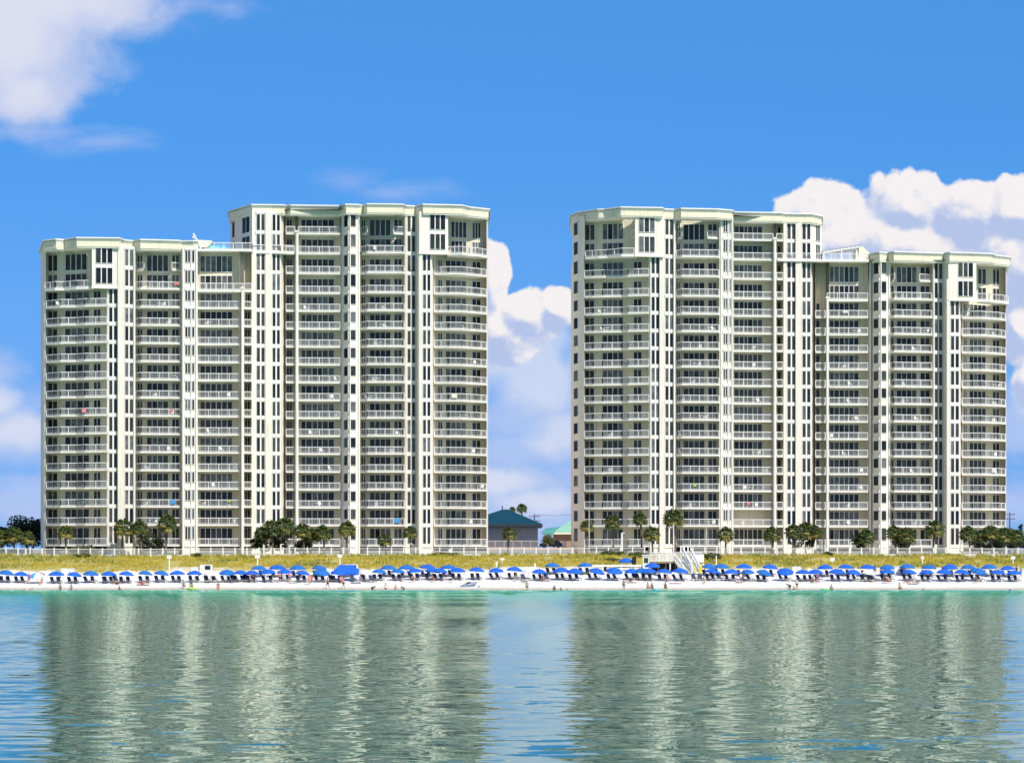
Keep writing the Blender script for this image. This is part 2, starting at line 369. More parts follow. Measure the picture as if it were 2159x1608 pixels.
def build_terrain():
    xs = [-900, -500, -300, -180, -130] + [-110 + 1.1 * i for i in range(201)] + [130, 180, 300, 500, 900]
    ys = [380, 420, 440, 450] + [455 + 0.9 * i for i in range(79)] + [530, 545, 600, 900, 1600, 3500]
    vs = [(x, y, ground(x, y)) for y in ys for x in xs]; nx = len(xs); fs = []
    for j in range(len(ys) - 1):
        for i in range(nx - 1): fs.append((j * nx + i, j * nx + i + 1, (j + 1) * nx + i + 1, (j + 1) * nx + i))
    mb = MB(); mb.raw(vs, fs)
    m = bpy.data.materials.new('beach_and_dune_ground'); m.use_nodes = True; g = NG(m.node_tree)
    b = m.node_tree.nodes['Principled BSDF']; b.inputs['Roughness'].default_value = 0.95; b.inputs['Specular IOR Level'].default_value = 0.15
    pos = g.n('ShaderNodeNewGeometry').outputs['Position']; sp = g.n('ShaderNodeSeparateXYZ'); g.put(sp.inputs[0], pos)
    n1 = g.noise(pos, 0.22, 5, 0.6); n2 = g.noise(pos, 1.3, 4, 0.6)
    wet = g.sm(g.m('MULTIPLY_ADD', n1, 0.25, sp.outputs[2]), 0.20, 0.62, 1.0, 0.0)
    sand = g.mix(g.sm(n2, 0.3, 0.7), (0.80, 0.785, 0.745, 1), (0.69, 0.675, 0.64, 1))
    sand = g.mix(g.m('MULTIPLY', wet, 0.75), sand, (0.40, 0.34, 0.24, 1))
    yy = g.m('MULTIPLY_ADD', g.m('SUBTRACT', n1, 0.5), 16.0, sp.outputs[1])
    gr = g.sm(yy, 483.5, 488.0)
    gcol = g.mix(g.sm(n2, 0.35, 0.65), (0.50, 0.42, 0.16, 1), (0.34, 0.31, 0.08, 1))
    c = g.mix(gr, sand, gcol)
    inland = g.sm(sp.outputs[1], 519, 521); c = g.mix(inland, c, (0.42, 0.40, 0.34, 1))
    g.put(b.inputs['Base Color'], c)
    bp = g.n('ShaderNodeBump'); bp.inputs['Strength'].default_value = 0.5; bp.inputs['Distance'].default_value = 0.15; g.put(bp.inputs['Height'], n2); g.put(b.inputs['Normal'], bp.outputs[0])
    o = mb.build('beach', m, smooth=True); tag(o, kind='structure')
build_terrain()

def build_sea():
    mb = MB(); mb.face([(-4000, -4000, 0), (4000, -4000, 0), (4000, 470, 0), (-4000, 470, 0)])
    m = bpy.data.materials.new('sea_water'); m.use_nodes = True; g = NG(m.node_tree)
    b = m.node_tree.nodes['Principled BSDF']
    pos = g.n('ShaderNodeNewGeometry').outputs['Position']; sp = g.n('ShaderNodeSeparateXYZ'); g.put(sp.inputs[0], pos)
    y = g.m('MULTIPLY_ADD', g.noise(g.v('MULTIPLY', pos, (0.03, 0.02, 0.0)), 1.0, 4, 0.55), 150.0, sp.outputs[1])
    shore = g.sm(y, 300, 480)
    deep = g.sm(y, 80, 420)
    c = g.mix(deep, (0.009, 0.105, 0.095, 1), (0.014, 0.19, 0.135, 1))
    c = g.mix(shore, c, (0.08, 0.42, 0.27, 1))
    # wave slopes: wind ripples, short chop, long low swell
    def slope(scale, ax, ay, detail=2, rough=0.5, off=(0, 0, 0), st=(1, 1, 1)):
        n = g.noise(g.v('ADD', g.v('MULTIPLY', pos, st), off), scale, detail, rough, 0.0, '2D', 1)
        return g.v('MULTIPLY', g.v('SUBTRACT', n, (0.5, 0.5, 0.5)), (ax, ay, 0))
    s = slope(2.4, WV[0] * 1.5, WV[0], 2, off=(3, 7, 0), st=(0.7, 1, 1))
    s = g.v('ADD', s, slope(0.95, WV[1] * 1.8, WV[1], 2, off=(31, 17, 0), st=(0.6, 1, 1)))
    s = g.v('ADD', s, slope(0.10, WV[2] * 0.4, WV[2], 3, off=(5, 91, 0), st=(0.5, 1.3, 1)))
    # facets tilted away from a low eye hide behind the crests in front of them, so those slopes are softly limited
    ss = g.n('ShaderNodeSeparateXYZ'); g.put(ss.inputs[0], s)
    cl = g.n('ShaderNodeMath', operation='SMOOTH_MIN'); g.put(cl.inputs[0], ss.outputs[1]); g.put(cl.inputs[1], g.sm(sp.outputs[1], 45, 270, 0.0, -0.030)); cl.inputs[2].default_value = 0.008
    nn = g.v('NORMALIZE', g.comb(ss.outputs[0], cl.outputs[0], 1.0))
    m.node_tree.nodes.remove(b)
    df = g.n('ShaderNodeBsdfDiffuse'); g.put(df.inputs[0], c)
    gl = g.n('ShaderNodeBsdfGlossy'); gl.inputs['Roughness'].default_value = 0.02; gl.inputs[0].default_value = (0.88, 1.0, 0.91, 1); g.put(gl.inputs['Normal'], nn)
    fr = g.n('ShaderNodeFresnel'); fr.inputs[0].default_value = 1.33; g.put(fr.inputs['Normal'], nn)
    mx = g.n('ShaderNodeMixShader'); g.put(mx.inputs[0], g.m('MULTIPLY', fr.outputs[0], g.sm(sp.outputs[1], 150, 440, 0.95, 0.52))); g.put(mx.inputs[1], df.outputs[0]); g.put(mx.inputs[2], gl.outputs[0])
    g.put(m.node_tree.nodes['Material Output'].inputs[0], mx.outputs[0])
    o = mb.build('sea', m); tag(o, kind='structure')
WV = (0.06, 0.16, 0.065)
build_sea()

# ------------------------------------------------------------------ the two condominium towers
ZL = [7.50, 11.14]
for _k in range(13): ZL.append(ZL[-1] + 3.19)
for _k in range(4): ZL.append(ZL[-1] + 3.545)          # 0..18
def interp(pl, px):
    for i in range(len(pl) - 1):
        a, b = pl[i], pl[i + 1]
        if px <= b[0] or i == len(pl) - 2:
            t = (px - a[0]) / (b[0] - a[0]) if b[0] != a[0] else 0
            return a[1] + (b[1] - a[1]) * t
def plan(pl): return [(PX(p, d), d) for p, d in pl]
def off_poly(pts, d):
    """offset an open plan polyline toward the viewer (-y side) by d"""
    out = []
    for i, p in enumerate(pts):
        a = Vector(pts[max(0, i - 1)]); b = Vector(pts[min(len(pts) - 1, i + 1)]); t = (b - a)
        if t.length < 1e-6: t = Vector((1, 0))
        t.normalize(); n = Vector((t.y, -t.x))
        out.append((p[0] + n.x * d, p[1] + n.y * d))
    return out
def strip(mb, pts, z0, z1, depth, mi=0):
    """solid band: front polyline pts, thickness depth behind it"""
    bk = off_poly(pts, -depth); n = len(pts)
    vs = [(x, y, z0) for x, y in pts] + [(x, y, z1) for x, y in pts] + [(x, y, z0) for x, y in bk] + [(x, y, z1) for x, y in bk]
    fs = []
    for i in range(n - 1):
        fs += [(i, i + 1, n + i + 1, n + i), (2 * n + i + 1, 2 * n + i, 3 * n + i, 3 * n + i + 1), (n + i, n + i + 1, 3 * n + i + 1, 3 * n + i), (i + 1, i, 2 * n + i, 2 * n + i + 1)]
    fs += [(0, n, 3 * n, 2 * n), (n - 1, 3 * n - 1 + 0, 4 * n - 1, 2 * n - 1)] if False else [(0, n, 3 * n, 2 * n), (n - 1, 3 * n - 1, 4 * n - 1, 2 * n - 1)]
    mb.raw(vs, fs, mi)
def railing(mb, pts, z, h=1.1, gap=0.18, post=1.7, pk=0.03, posts=True):
    for (a, b) in zip(pts[:-1], pts[1:]):
        a = Vector((*a, 0)); b = Vector((*b, 0)); L = (b - a).length
        if L < 0.05: continue
        up = Vector((0, 0, 1))
        mb.bar(a + up * (z + h), b + up * (z + h), 0.13, 0.13)
        mb.bar(a + up * (z + 0.13), b + up * (z + 0.13), 0.07, 0.08)
        n = max(1, int(L / gap)); t = (b - a) / L; nn = Vector((t.y, -t.x, 0))
        for i in range(1, n):
            c = a + t * (L * i / n); w = t * (pk / 2)
            mb.face([c - w + up * (z + 0.13), c + w + up * (z + 0.13), c + w + up * (z + h), c - w + up * (z + h)])
        if posts:
            n = max(1, round(L / post))
            for i in range(n + 1):
                c = a + t * (L * i / n); mb.bar(c + up * z, c + up * (z + h), 0.11, 0.11)

class Tower:
    def __init__(s, name, label, base, seed):
        s.root = thing(name, label, 'apartment tower', base, group='apartment towers on the beach'); s.base = base
        s.rnd = random.Random(seed); s.win = []; s.bal = []; s.wall = []; s.top = []; s.span = []
    def P(s, px, D, z=0): return (PX(px, D), D)
    def wallline(s, pts): s.wall = pts
    def glaz(s, kind, p0, p1, z0, z1, cuts, out=0.04, frame='white'):
        """a window or glazed door on the wall line p0-p1 (plan points), cuts = pane edges 0..1"""
        s.win.append((kind, p0, p1, z0, z1, cuts, out))
    def seg(s, pxa, pxb, px0, D0, px1, D1):
        """plan points at photo columns pxa, pxb on the wall that runs px0,D0 - px1,D1"""
        A = Vector(s.P(px0, D0)); B = Vector(s.P(px1, D1)); r = []
        for q in (pxa, pxb):
            k = (q - 1079.5) / F      # ray x = k*y
            den = (B.x - A.x) - k * (B.y - A.y)
            t = (k * A.y - A.x) / den if abs(den) > 1e-9 else 0
            r.append((A.x + (B.x - A.x) * t, A.y + (B.y - A.y) * t))
        return r
    def emit_window(s, w, parent, stuffmb=None):
        kind, p0, p1, z0, z1, cuts, out = w
        a = Vector((*p0, 0)); b = Vector((*p1, 0)); L = (b - a).length; t = (b - a) / L; n = Vector((t.y, -t.x, 0))
        fr = MB() if stuffmb is None else stuffmb
        pn = MB() if stuffmb is None else stuffmb
        fw = 0.055
        def P(u, o, z): return a + t * u + n * o + Vector((0, 0, z))
        fi = 0
        def fbox(u0, u1, za, zb, o=None):
            o = out + 0.09 if o is None else o
            fr.raw([P(u0, -0.03, za), P(u1, -0.03, za), P(u1, o, za), P(u0, o, za), P(u0, -0.03, zb), P(u1, -0.03, zb), P(u1, o, zb), P(u0, o, zb)],
                   [(0, 1, 2, 3), (7, 6, 5, 4), (3, 2, 6, 7), (2, 1, 5, 6), (0, 3, 7, 4)], fi)
        fbox(0, L, z1 - fw, z1); fbox(0, L, z0, z0 + fw)
        fbox(0, fw, z0 + fw, z1 - fw); fbox(L - fw, L, z0 + fw, z1 - fw)
        mull = 0.25 if kind == 'window' else 0.09
        for c, wd in cuts:
            u = c * L; wd = wd or mull
            fbox(u - wd / 2, u + wd / 2, z0 + fw, z1 - fw, out + 0.085)
        edges = [0] + [c for c, _ in cuts] + [1]
        rr = s.rnd
        base = rr.choices(range(4), GLW)[0]
        gm = []
        for i in range(len(edges) - 1):
            k = base if rr.random() < 0.72 else rr.choices(range(4), GLW)[0]
            u0 = edges[i] * L; u1 = edges[i + 1] * L
            pn.face([P(u0, out, z0 + fw / 2), P(u1, out, z0 + fw / 2), P(u1, out, z1 - fw / 2), P(u0, out, z1 - fw / 2)], k if stuffmb is None else k + 1)
        if stuffmb is None:
            o = fr.build(kind, [M['white']], parent, s.base)
            pn.build('pane', GL, o, (s.base[0], s.base[1], s.base[2]))
    def balcony(s, pts, z, back, rail=True, th=0.27, railh=1.1, closed=False, label=None, railpts=None, gap=0.18):
        s.bal.append((pts, z, back, rail, th, railh, railpts, gap))
    def emit_balcony(s, b, parent, stuffmb=None):
        pts, z, back, rail, th, railh, railpts, gap = b
        sl = MB() if stuffmb is None else stuffmb
        poly = list(pts) + list(reversed(back))
        n = len(poly)
        vs = [(x, y, z - th) for x, y in poly] + [(x, y, z) for x, y in poly]
        fs = [(i, (i + 1) % n, n + (i + 1) % n, n + i) for i in range(n)]
        sl.raw(vs, fs)
        # top and bottom as strips between front and back lines
        m = max(len(pts), len(back)); A = resample(pts, m); B = resample(back, m)
        for i in range(m - 1):
            for zz, flip in ((z, False), (z - th, True)):
                q = [(*A[i], zz), (*A[i + 1], zz), (*B[i + 1], zz), (*B[i], zz)]
                sl.face(q[::-1] if flip else q)
        if stuffmb is None: o = sl.build('balcony', [M['trim']], parent, s.base)
        if rail:
            rl = MB() if stuffmb is None else stuffmb
            railing(rl, railpts if railpts else off_poly(pts, -0.1), z, railh, gap)
            if stuffmb is None: rl.build('railing', [M['rail']], o, s.base)
    def finish(s):
        sp = sorted(s.span, key=lambda q: -(Vector(q[0][1]) - Vector(q[0][0])).length)
        for q in sp[:100]:
            mb = MB(); strip(mb, *q, 0.2); mb.build('spandrel', [M['trim']], s.root, s.base)
        if sp[100:]:
            mb = MB()
            for q in sp[100:]: strip(mb, *q, 0.2)
            mb.build('spandrel', [M['trim']], s.root, s.base)['kind'] = 'stuff'
        def size_w(w): return (Vector(w[2]) - Vector(w[1])).length * (w[4] - w[3])
        for kind in sorted(set(w[0] for w in s.win)):
            ws = sorted([w for w in s.win if w[0] == kind], key=size_w, reverse=True)
            for w in ws[:100]: s.emit_window(w, s.root)
            if ws[100:]:
                mb = MB()
                for w in ws[100:]: s.emit_window(w, None, mb)
                o = mb.build(kind, [M['white']] + GL, s.root, s.base); o['kind'] = 'stuff'
        def size_b(b): return sum((Vector(q) - Vector(p)).length for p, q in zip(b[0][:-1], b[0][1:]))
        bs = sorted(s.bal, key=size_b, reverse=True)
        for b in bs[:100]: s.emit_balcony(b, s.root)
        if bs[100:]:
            mb = MB()
            for b in bs[100:]: s.emit_balcony(b, None, mb)
            o = mb.build('balcony', [M['trim']], s.root, s.base); o['kind'] = 'stuff'
def resample(pts, m):
    if len(pts) == m: return pts
    L = [0]
    for a, b in zip(pts[:-1], pts[1:]): L.append(L[-1] + (Vector(b) - Vector(a)).length)
    out = []
    for i in range(m):
        d = L[-1] * i / (m - 1)
        for k in range(len(L) - 1):
            if d <= L[k + 1] + 1e-9:
                t = (d - L[k]) / max(1e-9, L[k + 1] - L[k]); out.append(tuple(Vector(pts[k]) * (1 - t) + Vector(pts[k + 1]) * t)); break
    return out

GZ = 5.6      # wall foot, under the ground sheet's surface
def tower(name, label, spec, seed):
    """spec: bays in order, each a dict; builds walls, pilasters, windows, balconies, cornice"""
    T = Tower(name, label, spec['base'], seed); root = T.root; base = T.base
    corn_lo, corn_hi = spec['corn_lo'], spec['corn_hi']
    bays = spec['bays']; BACK = 2.7
    # --- main wall: continuous plan line, front to back of every bay
    low, high = [], []          # plan lines for levels 0-16 and 16-18
    for b in bays:
        k = b['k']
        if k == 'line': L = [T.P(p, d) for p, d in b['pts']]
        elif k == 'win': L = [T.P(b['x'][0], b['d'][0]), T.P(b['x'][1], b['d'][1])]
        elif k == 'balc':
            fp = b['front']; L = [T.P(fp[0][0], fp[0][1] + 0.3), T.P(fp[0][0], fp[0][1] + BACK), T.P(fp[-1][0], fp[-1][1] + BACK), T.P(fp[-1][0], fp[-1][1] + 0.3)]
            b['bk'] = (fp[0][0], fp[0][1] + BACK, fp[-1][0], fp[-1][1] + BACK)
        b['L'] = L
        if b.get('part', 'lo') in ('lo', 'both'): low += L
        if b.get('part', 'lo') in ('hi', 'both'): high += L
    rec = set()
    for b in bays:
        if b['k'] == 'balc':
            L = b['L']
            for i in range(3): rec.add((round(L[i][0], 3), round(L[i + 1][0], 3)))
    def wallmesh(line, z0, z1, closeback, roof=True):
        mb = MB(); n = len(line)
        for i in range(n - 1):
            a, b = line[i], line[i + 1]
            if (Vector(a) - Vector(b)).length < 1e-4: continue
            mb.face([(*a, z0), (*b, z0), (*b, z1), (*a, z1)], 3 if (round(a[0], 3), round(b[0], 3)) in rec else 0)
        bk = closeback
        ring = [line[-1]] + bk + [line[0]]
        for a, b in zip(ring[:-1], ring[1:]): mb.face([(*a, z0), (*b, z0), (*b, z1), (*a, z1)])
        return mb
    for line, z0, z1, bk, nm in ((low, GZ, ZL[16], spec['back_lo'], 'wall'), (high, ZL[16], ZL[18] + 0.5, spec['back_hi'], 'wall')):
        bkp = plan(bk)
        mb = wallmesh(line, z0, z1, bkp)
        # roof deck: a flat sheet well behind the front line (fan to the back points)
        deck = list(line) + bkp
        bmx = bmesh.new(); vsx = [bmx.verts.new((x, y, z1)) for x, y in deck]
        try:
            fx = bmx.faces.new(vsx); bmesh.ops.triangulate(bmx, faces=[fx])
            idx = {v: i for i, v in enumerate(vsx)}
            mb.raw([tuple(v.co) for v in vsx], [tuple(idx[v] for v in f.verts) for f in bmx.faces], 1)
        except Exception: pass
        bmx.free()
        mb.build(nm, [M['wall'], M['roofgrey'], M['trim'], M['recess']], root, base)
    # --- bays
    for b in bays:
        k = b['k']; lo, hi = b.get('lv', (0, 16))
        if k == 'win':
            x0, x1 = b['x']; d0, d1 = b['d']
            for (wa, wb, cuts) in b['w']:
                p = T.seg(wa, wb, x0, d0, x1, d1)
                for i in range(lo, hi):
                    zt = ZL[i + 1] - 0.42; zb = ZL[i] + 0.20 + b.get('sill', 0.0)
                    T.glaz('window', p[0], p[1], zb, zt, cuts)
            if b.get('band', True):
                pa, pb = T.seg(b['w'][0][0] - 1, b['w'][-1][1] + 1, x0, d0, x1, d1)
                pl = off_poly([pa, pb], 0.16)
                for i in range(lo, hi + 1):
                    T.span.append((pl, ZL[i] - 0.36, ZL[i] + 0.17))
                # foot panels below level 0
            for q in b.get('jamb', []):
                pa, pb = T.seg(q - 0.75, q + 0.75, x0, d0, x1, d1); pl = off_poly([pa, pb], 0.26)
                mb = MB(); strip(mb, pl, GZ - 0.3, ZL[hi] , 0.3); mb.build('pilaster', [M['trim']], root, base)
            if b.get('panels'):
                pass
        if k == 'balc':
            bx0, bd0, bx1, bd1 = b['bk']
            fpl = plan(b['front']); bk = [T.P(bx0, bd0), T.P(bx1, bd1)]
            pent = b.get('pent')          # level where the double-height penthouse starts
            top = pent if pent else hi
            for i in range(lo, top + (1 if pent else 0)):
                if i == pent and b.get('pent_front'): continue
                T.balcony(fpl, ZL[i], bk)
            for (wa, wb, cuts) in b['w']:
                p = T.seg(wa, wb, bx0, bd0, bx1, bd1)
                for i in range(lo, top):
                    if i == b.get('blank'): continue
                    T.glaz('glass_door', p[0], p[1], ZL[i] + 0.06, ZL[i] + 2.68 + (0.35 if i == 0 else 0), [(c, None) for c in cuts])
            if pent:
                pf = b.get('pent_front', b['front']); pw = b.get('pent_w', b['w'])
                if b.get('pent_front'):
                    T.balcony(plan(pf), ZL[pent], b.get('pent_back') and plan(b['pent_back']) or bk, th=0.42)
                for (wa, wb, cuts) in pw:
                    p = T.seg(wa, wb, bx0, bd0, bx1, bd1)
                    T.glaz('glass_door', p[0], p[1], ZL[pent] + 0.06, ZL[pent] + 2.7, [(c, None) for c in cuts])
                    T.glaz('window', p[0], p[1], ZL[pent] + 3.3, ZL[pent] + 6.2, [(c, 0.12) for c in cuts])
                for (ma, mbx) in b.get('mini', []):      # small corner balconies half way up the double height
                    f0 = interp(b['front'], ma) + 1.15; f1 = interp(b['front'], mbx) + 1.15
                    T.balcony([T.P(ma, f0), T.P(mbx, f1)], ZL[pent + 1], [T.P(ma, f0 + BACK - 1.2), T.P(mbx, f1 + BACK - 1.2)], th=0.3)
    # --- pilasters (flat strips standing proud of the wall) and round columns
    for (x0, x1, d, z0, z1, kind) in spec['pil']:
        mb = MB()
        zz1 = ZL[z1] if isinstance(z1, int) else z1
        zz0 = GZ - 0.3 if z0 is None else ZL[z0]
        if kind == 'col':
            xc = (PX(x0, d) + PX(x1, d)) / 2; r = (PX(x1, d) - PX(x0, d)) / 2
            mb.tube([(xc, d + r, zz0), (xc, d + r, zz1)], r, 14); mb.box(xc - r * 1.25, xc + r * 1.25, d - r * .25, d + 2 * r * 1.12, zz1, zz1 + 0.35)
            mb.build('column', [M['trim']], root, base)
        else:
            mb.prism([(PX(x0, d), d), (PX(x1, d), d), (PX(x1, d), d + 1.1), (PX(x0, d), d + 1.1)], zz0, zz1)
            mb.build('pilaster', [M['wall' if kind == 'w' else 'trim']], root, base)
    # --- penthouse boxes
    for (pts, lv0, lv1, wa, wb) in spec['boxes']:
        mb = MB(); pl = plan(pts)
        poly = pl + [(pl[-1][0], pl[-1][1] + 4), (pl[0][0], pl[0][1] + 4)]
        mb.prism(poly, ZL[lv0] - 0.05, ZL[lv1] + 0.1); mb.build('projecting_bay', [M['wall']], root, base)
        p = T.seg(wa, wb, pts[-2][0] if len(pts) > 2 else pts[0][0], pts[-2][1] if len(pts) > 2 else pts[0][1], pts[-1][0], pts[-1][1])
        for i in range(lv0, lv1): T.glaz('window', p[0], p[1], ZL[i] + 0.42, ZL[i + 1] - 0.3, [(0.335, 0.16), (0.665, 0.16)])
        pl2 = off_poly(pl, 0.12)
        mb = MB(); strip(mb, pl2, ZL[lv0] - 0.42, ZL[lv0], 0.5); mb.build('ledge', [M['trim']], root, base)
    # --- cornices
    for (cl, zt, nm) in ((corn_lo, ZL[16], 'cornice'), (corn_hi, ZL[18], 'cornice')):
        if not cl: continue
        pl = plan(cl); mb = MB()
        inner = off_poly(pl, -0.12)
        strip(mb, inner, zt - 0.50, zt - 0.28, 3.4, 0)
        strip(mb, pl, zt - 0.275, zt + 0.78, 3.5, 1)
        strip(mb, off_poly(pl, 0.10), zt + 0.785, zt + 0.96, 1.2, 0)
        strip(mb, off_poly(pl, 0.22), zt + 0.965, zt + 1.14, 1.3, 3)
        strip(mb, off_poly(pl, 0.30), zt + 1.145, zt + 1.36, 1.4, 2)
        mb.build(nm, [M['trim'], M['wall2'], M['white'], M['cap']], root, base)
    # soffit sheets filling between cornice and walls
    for (cl, zt, bk) in ((corn_lo, ZL[16], spec['back_lo']), (corn_hi, ZL[18], spec['back_hi'])):
        pl = off_poly(plan(cl), -0.6); ring = off_poly(plan(cl), -5.0)
        mb = MB(); n = len(pl)
        for i in range(n - 1): mb.face([(*pl[i], zt - 0.3), (*ring[i], zt - 0.3), (*ring[i + 1], zt - 0.3), (*pl[i + 1], zt - 0.3)])
        mb.build('soffit', [M['wall']], root, base)
    # --- terrace on the lower roof
    if spec.get('terrace'):
        t = spec['terrace']; pl = plan(t['front']); mb = MB()
        strip(mb, off_poly(pl, 0.15), ZL[16] - 0.35, ZL[16] + 0.02, 3.2); o = mb.build('roof_terrace', [M['trim']], root, base)
        mb = MB(); railing(mb, plan(t['rail']), ZL[16] + 0.02, 1.15); mb.build('railing', [M['rail']], o, base)
    # dark sheet coloured as the shade below the slab, light plinth wall in front
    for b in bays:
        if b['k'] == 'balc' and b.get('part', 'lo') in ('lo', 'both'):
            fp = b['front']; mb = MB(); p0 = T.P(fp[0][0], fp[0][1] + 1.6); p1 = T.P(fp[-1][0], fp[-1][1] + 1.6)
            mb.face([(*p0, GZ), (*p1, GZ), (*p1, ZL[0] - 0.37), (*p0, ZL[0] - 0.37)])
            mb.build('undercroft_shade', [M['darkwood']], root, base)
            mb = MB(); pl = plan([(q, d + 0.35) for q, d in fp]); strip(mb, pl, GZ - 0.3, 6.15, 0.2, 1); strip(mb, off_poly(pl, -0.05), 6.15, 6.52, 0.2, 0)
            mb.build('plinth_wall', [M['deckwall'], M['deckwall2']], root, base)
    T.finish()
    return T

def W2(a, b): return (a, b, [(0.5, 0.25)])
LEFT = dict(base=(PX(560, 530), 534.0, 6.0),
  bays=[
    dict(k='line', pts=[(86, 548), (92.5, 526.2)]),
    dict(k='balc', front=[(97, 525.5), (112, 524.2), (127, 522.8), (160, 522.6), (178, 521.2), (225, 520.6)], w=[(101.5, 122, [.5]), (137.5, 189, [.25, .5, .75]), (198, 213, [.5])],
         lv=(0, 16), pent=14, pent_front=[(94, 525.6), (116, 523.2), (134, 523.6), (160, 521.4), (193, 520.8)], pent_back=[(97, 528.2), (193, 524)], pent_w=[(101.5, 122, [.5]), (138, 184, [.25, .5, .75])]),
    dict(k='win', x=(226, 261), d=(521.0, 521.6), w=[W2(229.5, 247.5)], lv=(0, 14), jamb=[227]),
    dict(k='win', x=(261.3, 281), d=(522.0, 523.4), w=[W2(262.5, 280)], lv=(0, 16)),
    dict(k='balc', front=[(284.5, 525.0), (296, 523.2), (376, 524.2), (382.5, 525)], w=[(289.5, 301, [.5]), (309.5, 355, [.25, .5, .75]), (362.5, 378, [.5])], lv=(0, 16), pent=14, mini=[(286, 303), (363, 381.5)]),
    dict(k='win', x=(384, 416), d=(523.8, 524.2), w=[(390, 401.3, [(.5, .1)]), (404.5, 410.3, [])], lv=(0, 16), sill=0.75, jamb=[385.5, 413.5, 402.9]),
    dict(k='balc', front=[(417, 526.2), (505.5, 526.4)], w=[(422, 490, [.16, .33, .5, .67, .84])], lv=(0, 16), pent=14, pent_front=[(417, 526.2), (530.5, 526.8)]),
    dict(k='line', pts=[(506.5, 528.8), (514.5, 528.8)]),
    dict(k='balc', front=[(514.8, 526.6), (530.5, 527)], w=[(516, 527, [.5])], lv=(0, 14)),
    dict(k='win', x=(531.5, 566), d=(530.0, 530.4), w=[W2(540.8, 558.3)], lv=(0, 18), part='both'),
    dict(k='win', x=(566.3, 591.5), d=(530.5, 531.0), w=[W2(574, 590.4)], lv=(0, 18), part='both'),
    dict(k='line', pts=[(591.8, 531.1), (602, 534.2)], part='both'),
    dict(k='balc', front=[(603, 531.8), (621.5, 531.8)], w=[(604.5, 616, [.5])], lv=(0, 18), part='both'),
    dict(k='line', pts=[(622.3, 534.4), (629, 534.4)], part='both'),
    dict(k='balc', front=[(629.3, 531.8), (717, 532.3)], w=[(635, 704.5, [.14, .33, .5, .64, .82])], lv=(0, 18), part='both'),
    dict(k='win', x=(718, 534.5), d=(0, 0), w=[]) if False else dict(k='win', x=(718.3, 735.6), d=(533.6, 530.6), w=[(726, 735.1, [])], lv=(0, 18), sill=0.75, part='both'),
    dict(k='win', x=(736, 758.5), d=(530.5, 531.4), w=[(738.2, 750, [])], lv=(0, 18), sill=0.75, part='both', jamb=[737.2, 755.5]),
    dict(k='balc', front=[(760, 532.4), (774, 530.2), (849, 530.6), (853.5, 531.6)], w=[(762.3, 771, [.5]), (779.6, 824, [.25, .5, .75]), (831, 847.8, [.5])], lv=(0, 18), part='both', pent=16, mini=[(761, 774), (830, 852)]),
    dict(k='win', x=(855, 877), d=(532.2, 533.0), w=[W2(858.2, 875.4)], lv=(0, 18), part='both', jamb=[856.3]),
    dict(k='win', x=(883, 910), d=(531.2, 531.4), w=[W2(891.4, 907.8)], lv=(0, 16), part='both'),
    dict(k='line', pts=[(910.3, 531.6), (919.5, 536.2)], part='both'),
    dict(k='balc', front=[(915, 533.0), (945, 532.4), (974, 532.6), (990, 534.2), (1005, 535.2), (1026, 537.6)], w=[(922.8, 932.5, [.5]), (939, 982.5, [.25, .5, .75]), (995, 1013, [.5])], lv=(0, 18), part='both', pent=16,
         pent_front=[(943, 532.6), (974, 531.6), (990, 533.6), (1008, 534.2), (1028.5, 537.3)], pent_back=[(944, 536), (1027, 540)], pent_w=[(950.5, 983, [.25, .5, .75]), (995.5, 1013, [.33, .66])]),
    dict(k='line', pts=[(1027.5, 538.2), (1029, 552)], part='both'),
  ],
  back_lo=[(1026, 566), (90, 566)], back_hi=[(1026, 566), (500, 566)],
  pil=[(248.5, 261, 520.4, None, 16, 'w'), (508, 514, 525.4, None, 14, 'col'), (559.5, 573.2, 530.0, None, 18, 'w'), (531, 539.8, 529.5, None, 16, 'w'),
       (622.6, 629, 531.0, None, 17, 'col'), (883.2, 890.6, 530.4, None, 16, 'w'), (719.5, 725.5, 532.6, None, 18, 'w'), (281.5, 284, 522.9, None, 16, 't')],
  boxes=[([(193.8, 524), (194, 519.8), (260, 520.8)], 14, 16, 201.5, 237.5), ([(883, 533), (884, 530.2), (944.5, 531.4)], 16, 18, 906, 939)],
  corn_lo=[(85.3, 541.5), (93.6, 523.8), (118.5, 521.6), (136, 522.6), (162, 519.3), (251.5, 520), (259, 522.7), (281, 524.5), (296, 522.3), (376, 523.8), (383, 525.0), (408, 524.4), (417.5, 524.6)],
  corn_hi=[(484, 548), (483.6, 540), (501.7, 536.2), (532, 530.2), (599, 530.8), (603, 531.9), (613, 531.0), (715.7, 531.9), (729.6, 529.8), (754.6, 530.2), (766, 531.4), (774, 529.2), (849, 529.8), (854.7, 531.7), (877, 532.6), (892, 529.8), (974, 531.2), (988, 533.8), (1029.8, 537.0), (1030.2, 552)],
  terrace=dict(front=[(417, 525.9), (531.5, 526.7), (532, 529.6), (591, 530.4), (620, 531.2)], rail=[(432, 526.2), (531.4, 526.9), (532, 529.8), (591, 530.6), (620, 531.4)]))
# upper storeys behind the terrace
LEFT['bays'].insert(9, dict(k='win', x=(499, 531.2), d=(538.5, 532.0), w=[(511.5, 527.5, [(.5, .1)])], lv=(16, 18), part='hi', band=False))
LEFT['bays'].insert(9, dict(k='win', x=(485.5, 498.7), d=(546, 538.6), w=[(490.5, 496, [])], lv=(16, 18), part='hi', band=False))
TL = tower('apartment_tower', 'cream tower whose lower wing is at its left end', LEFT, 3)

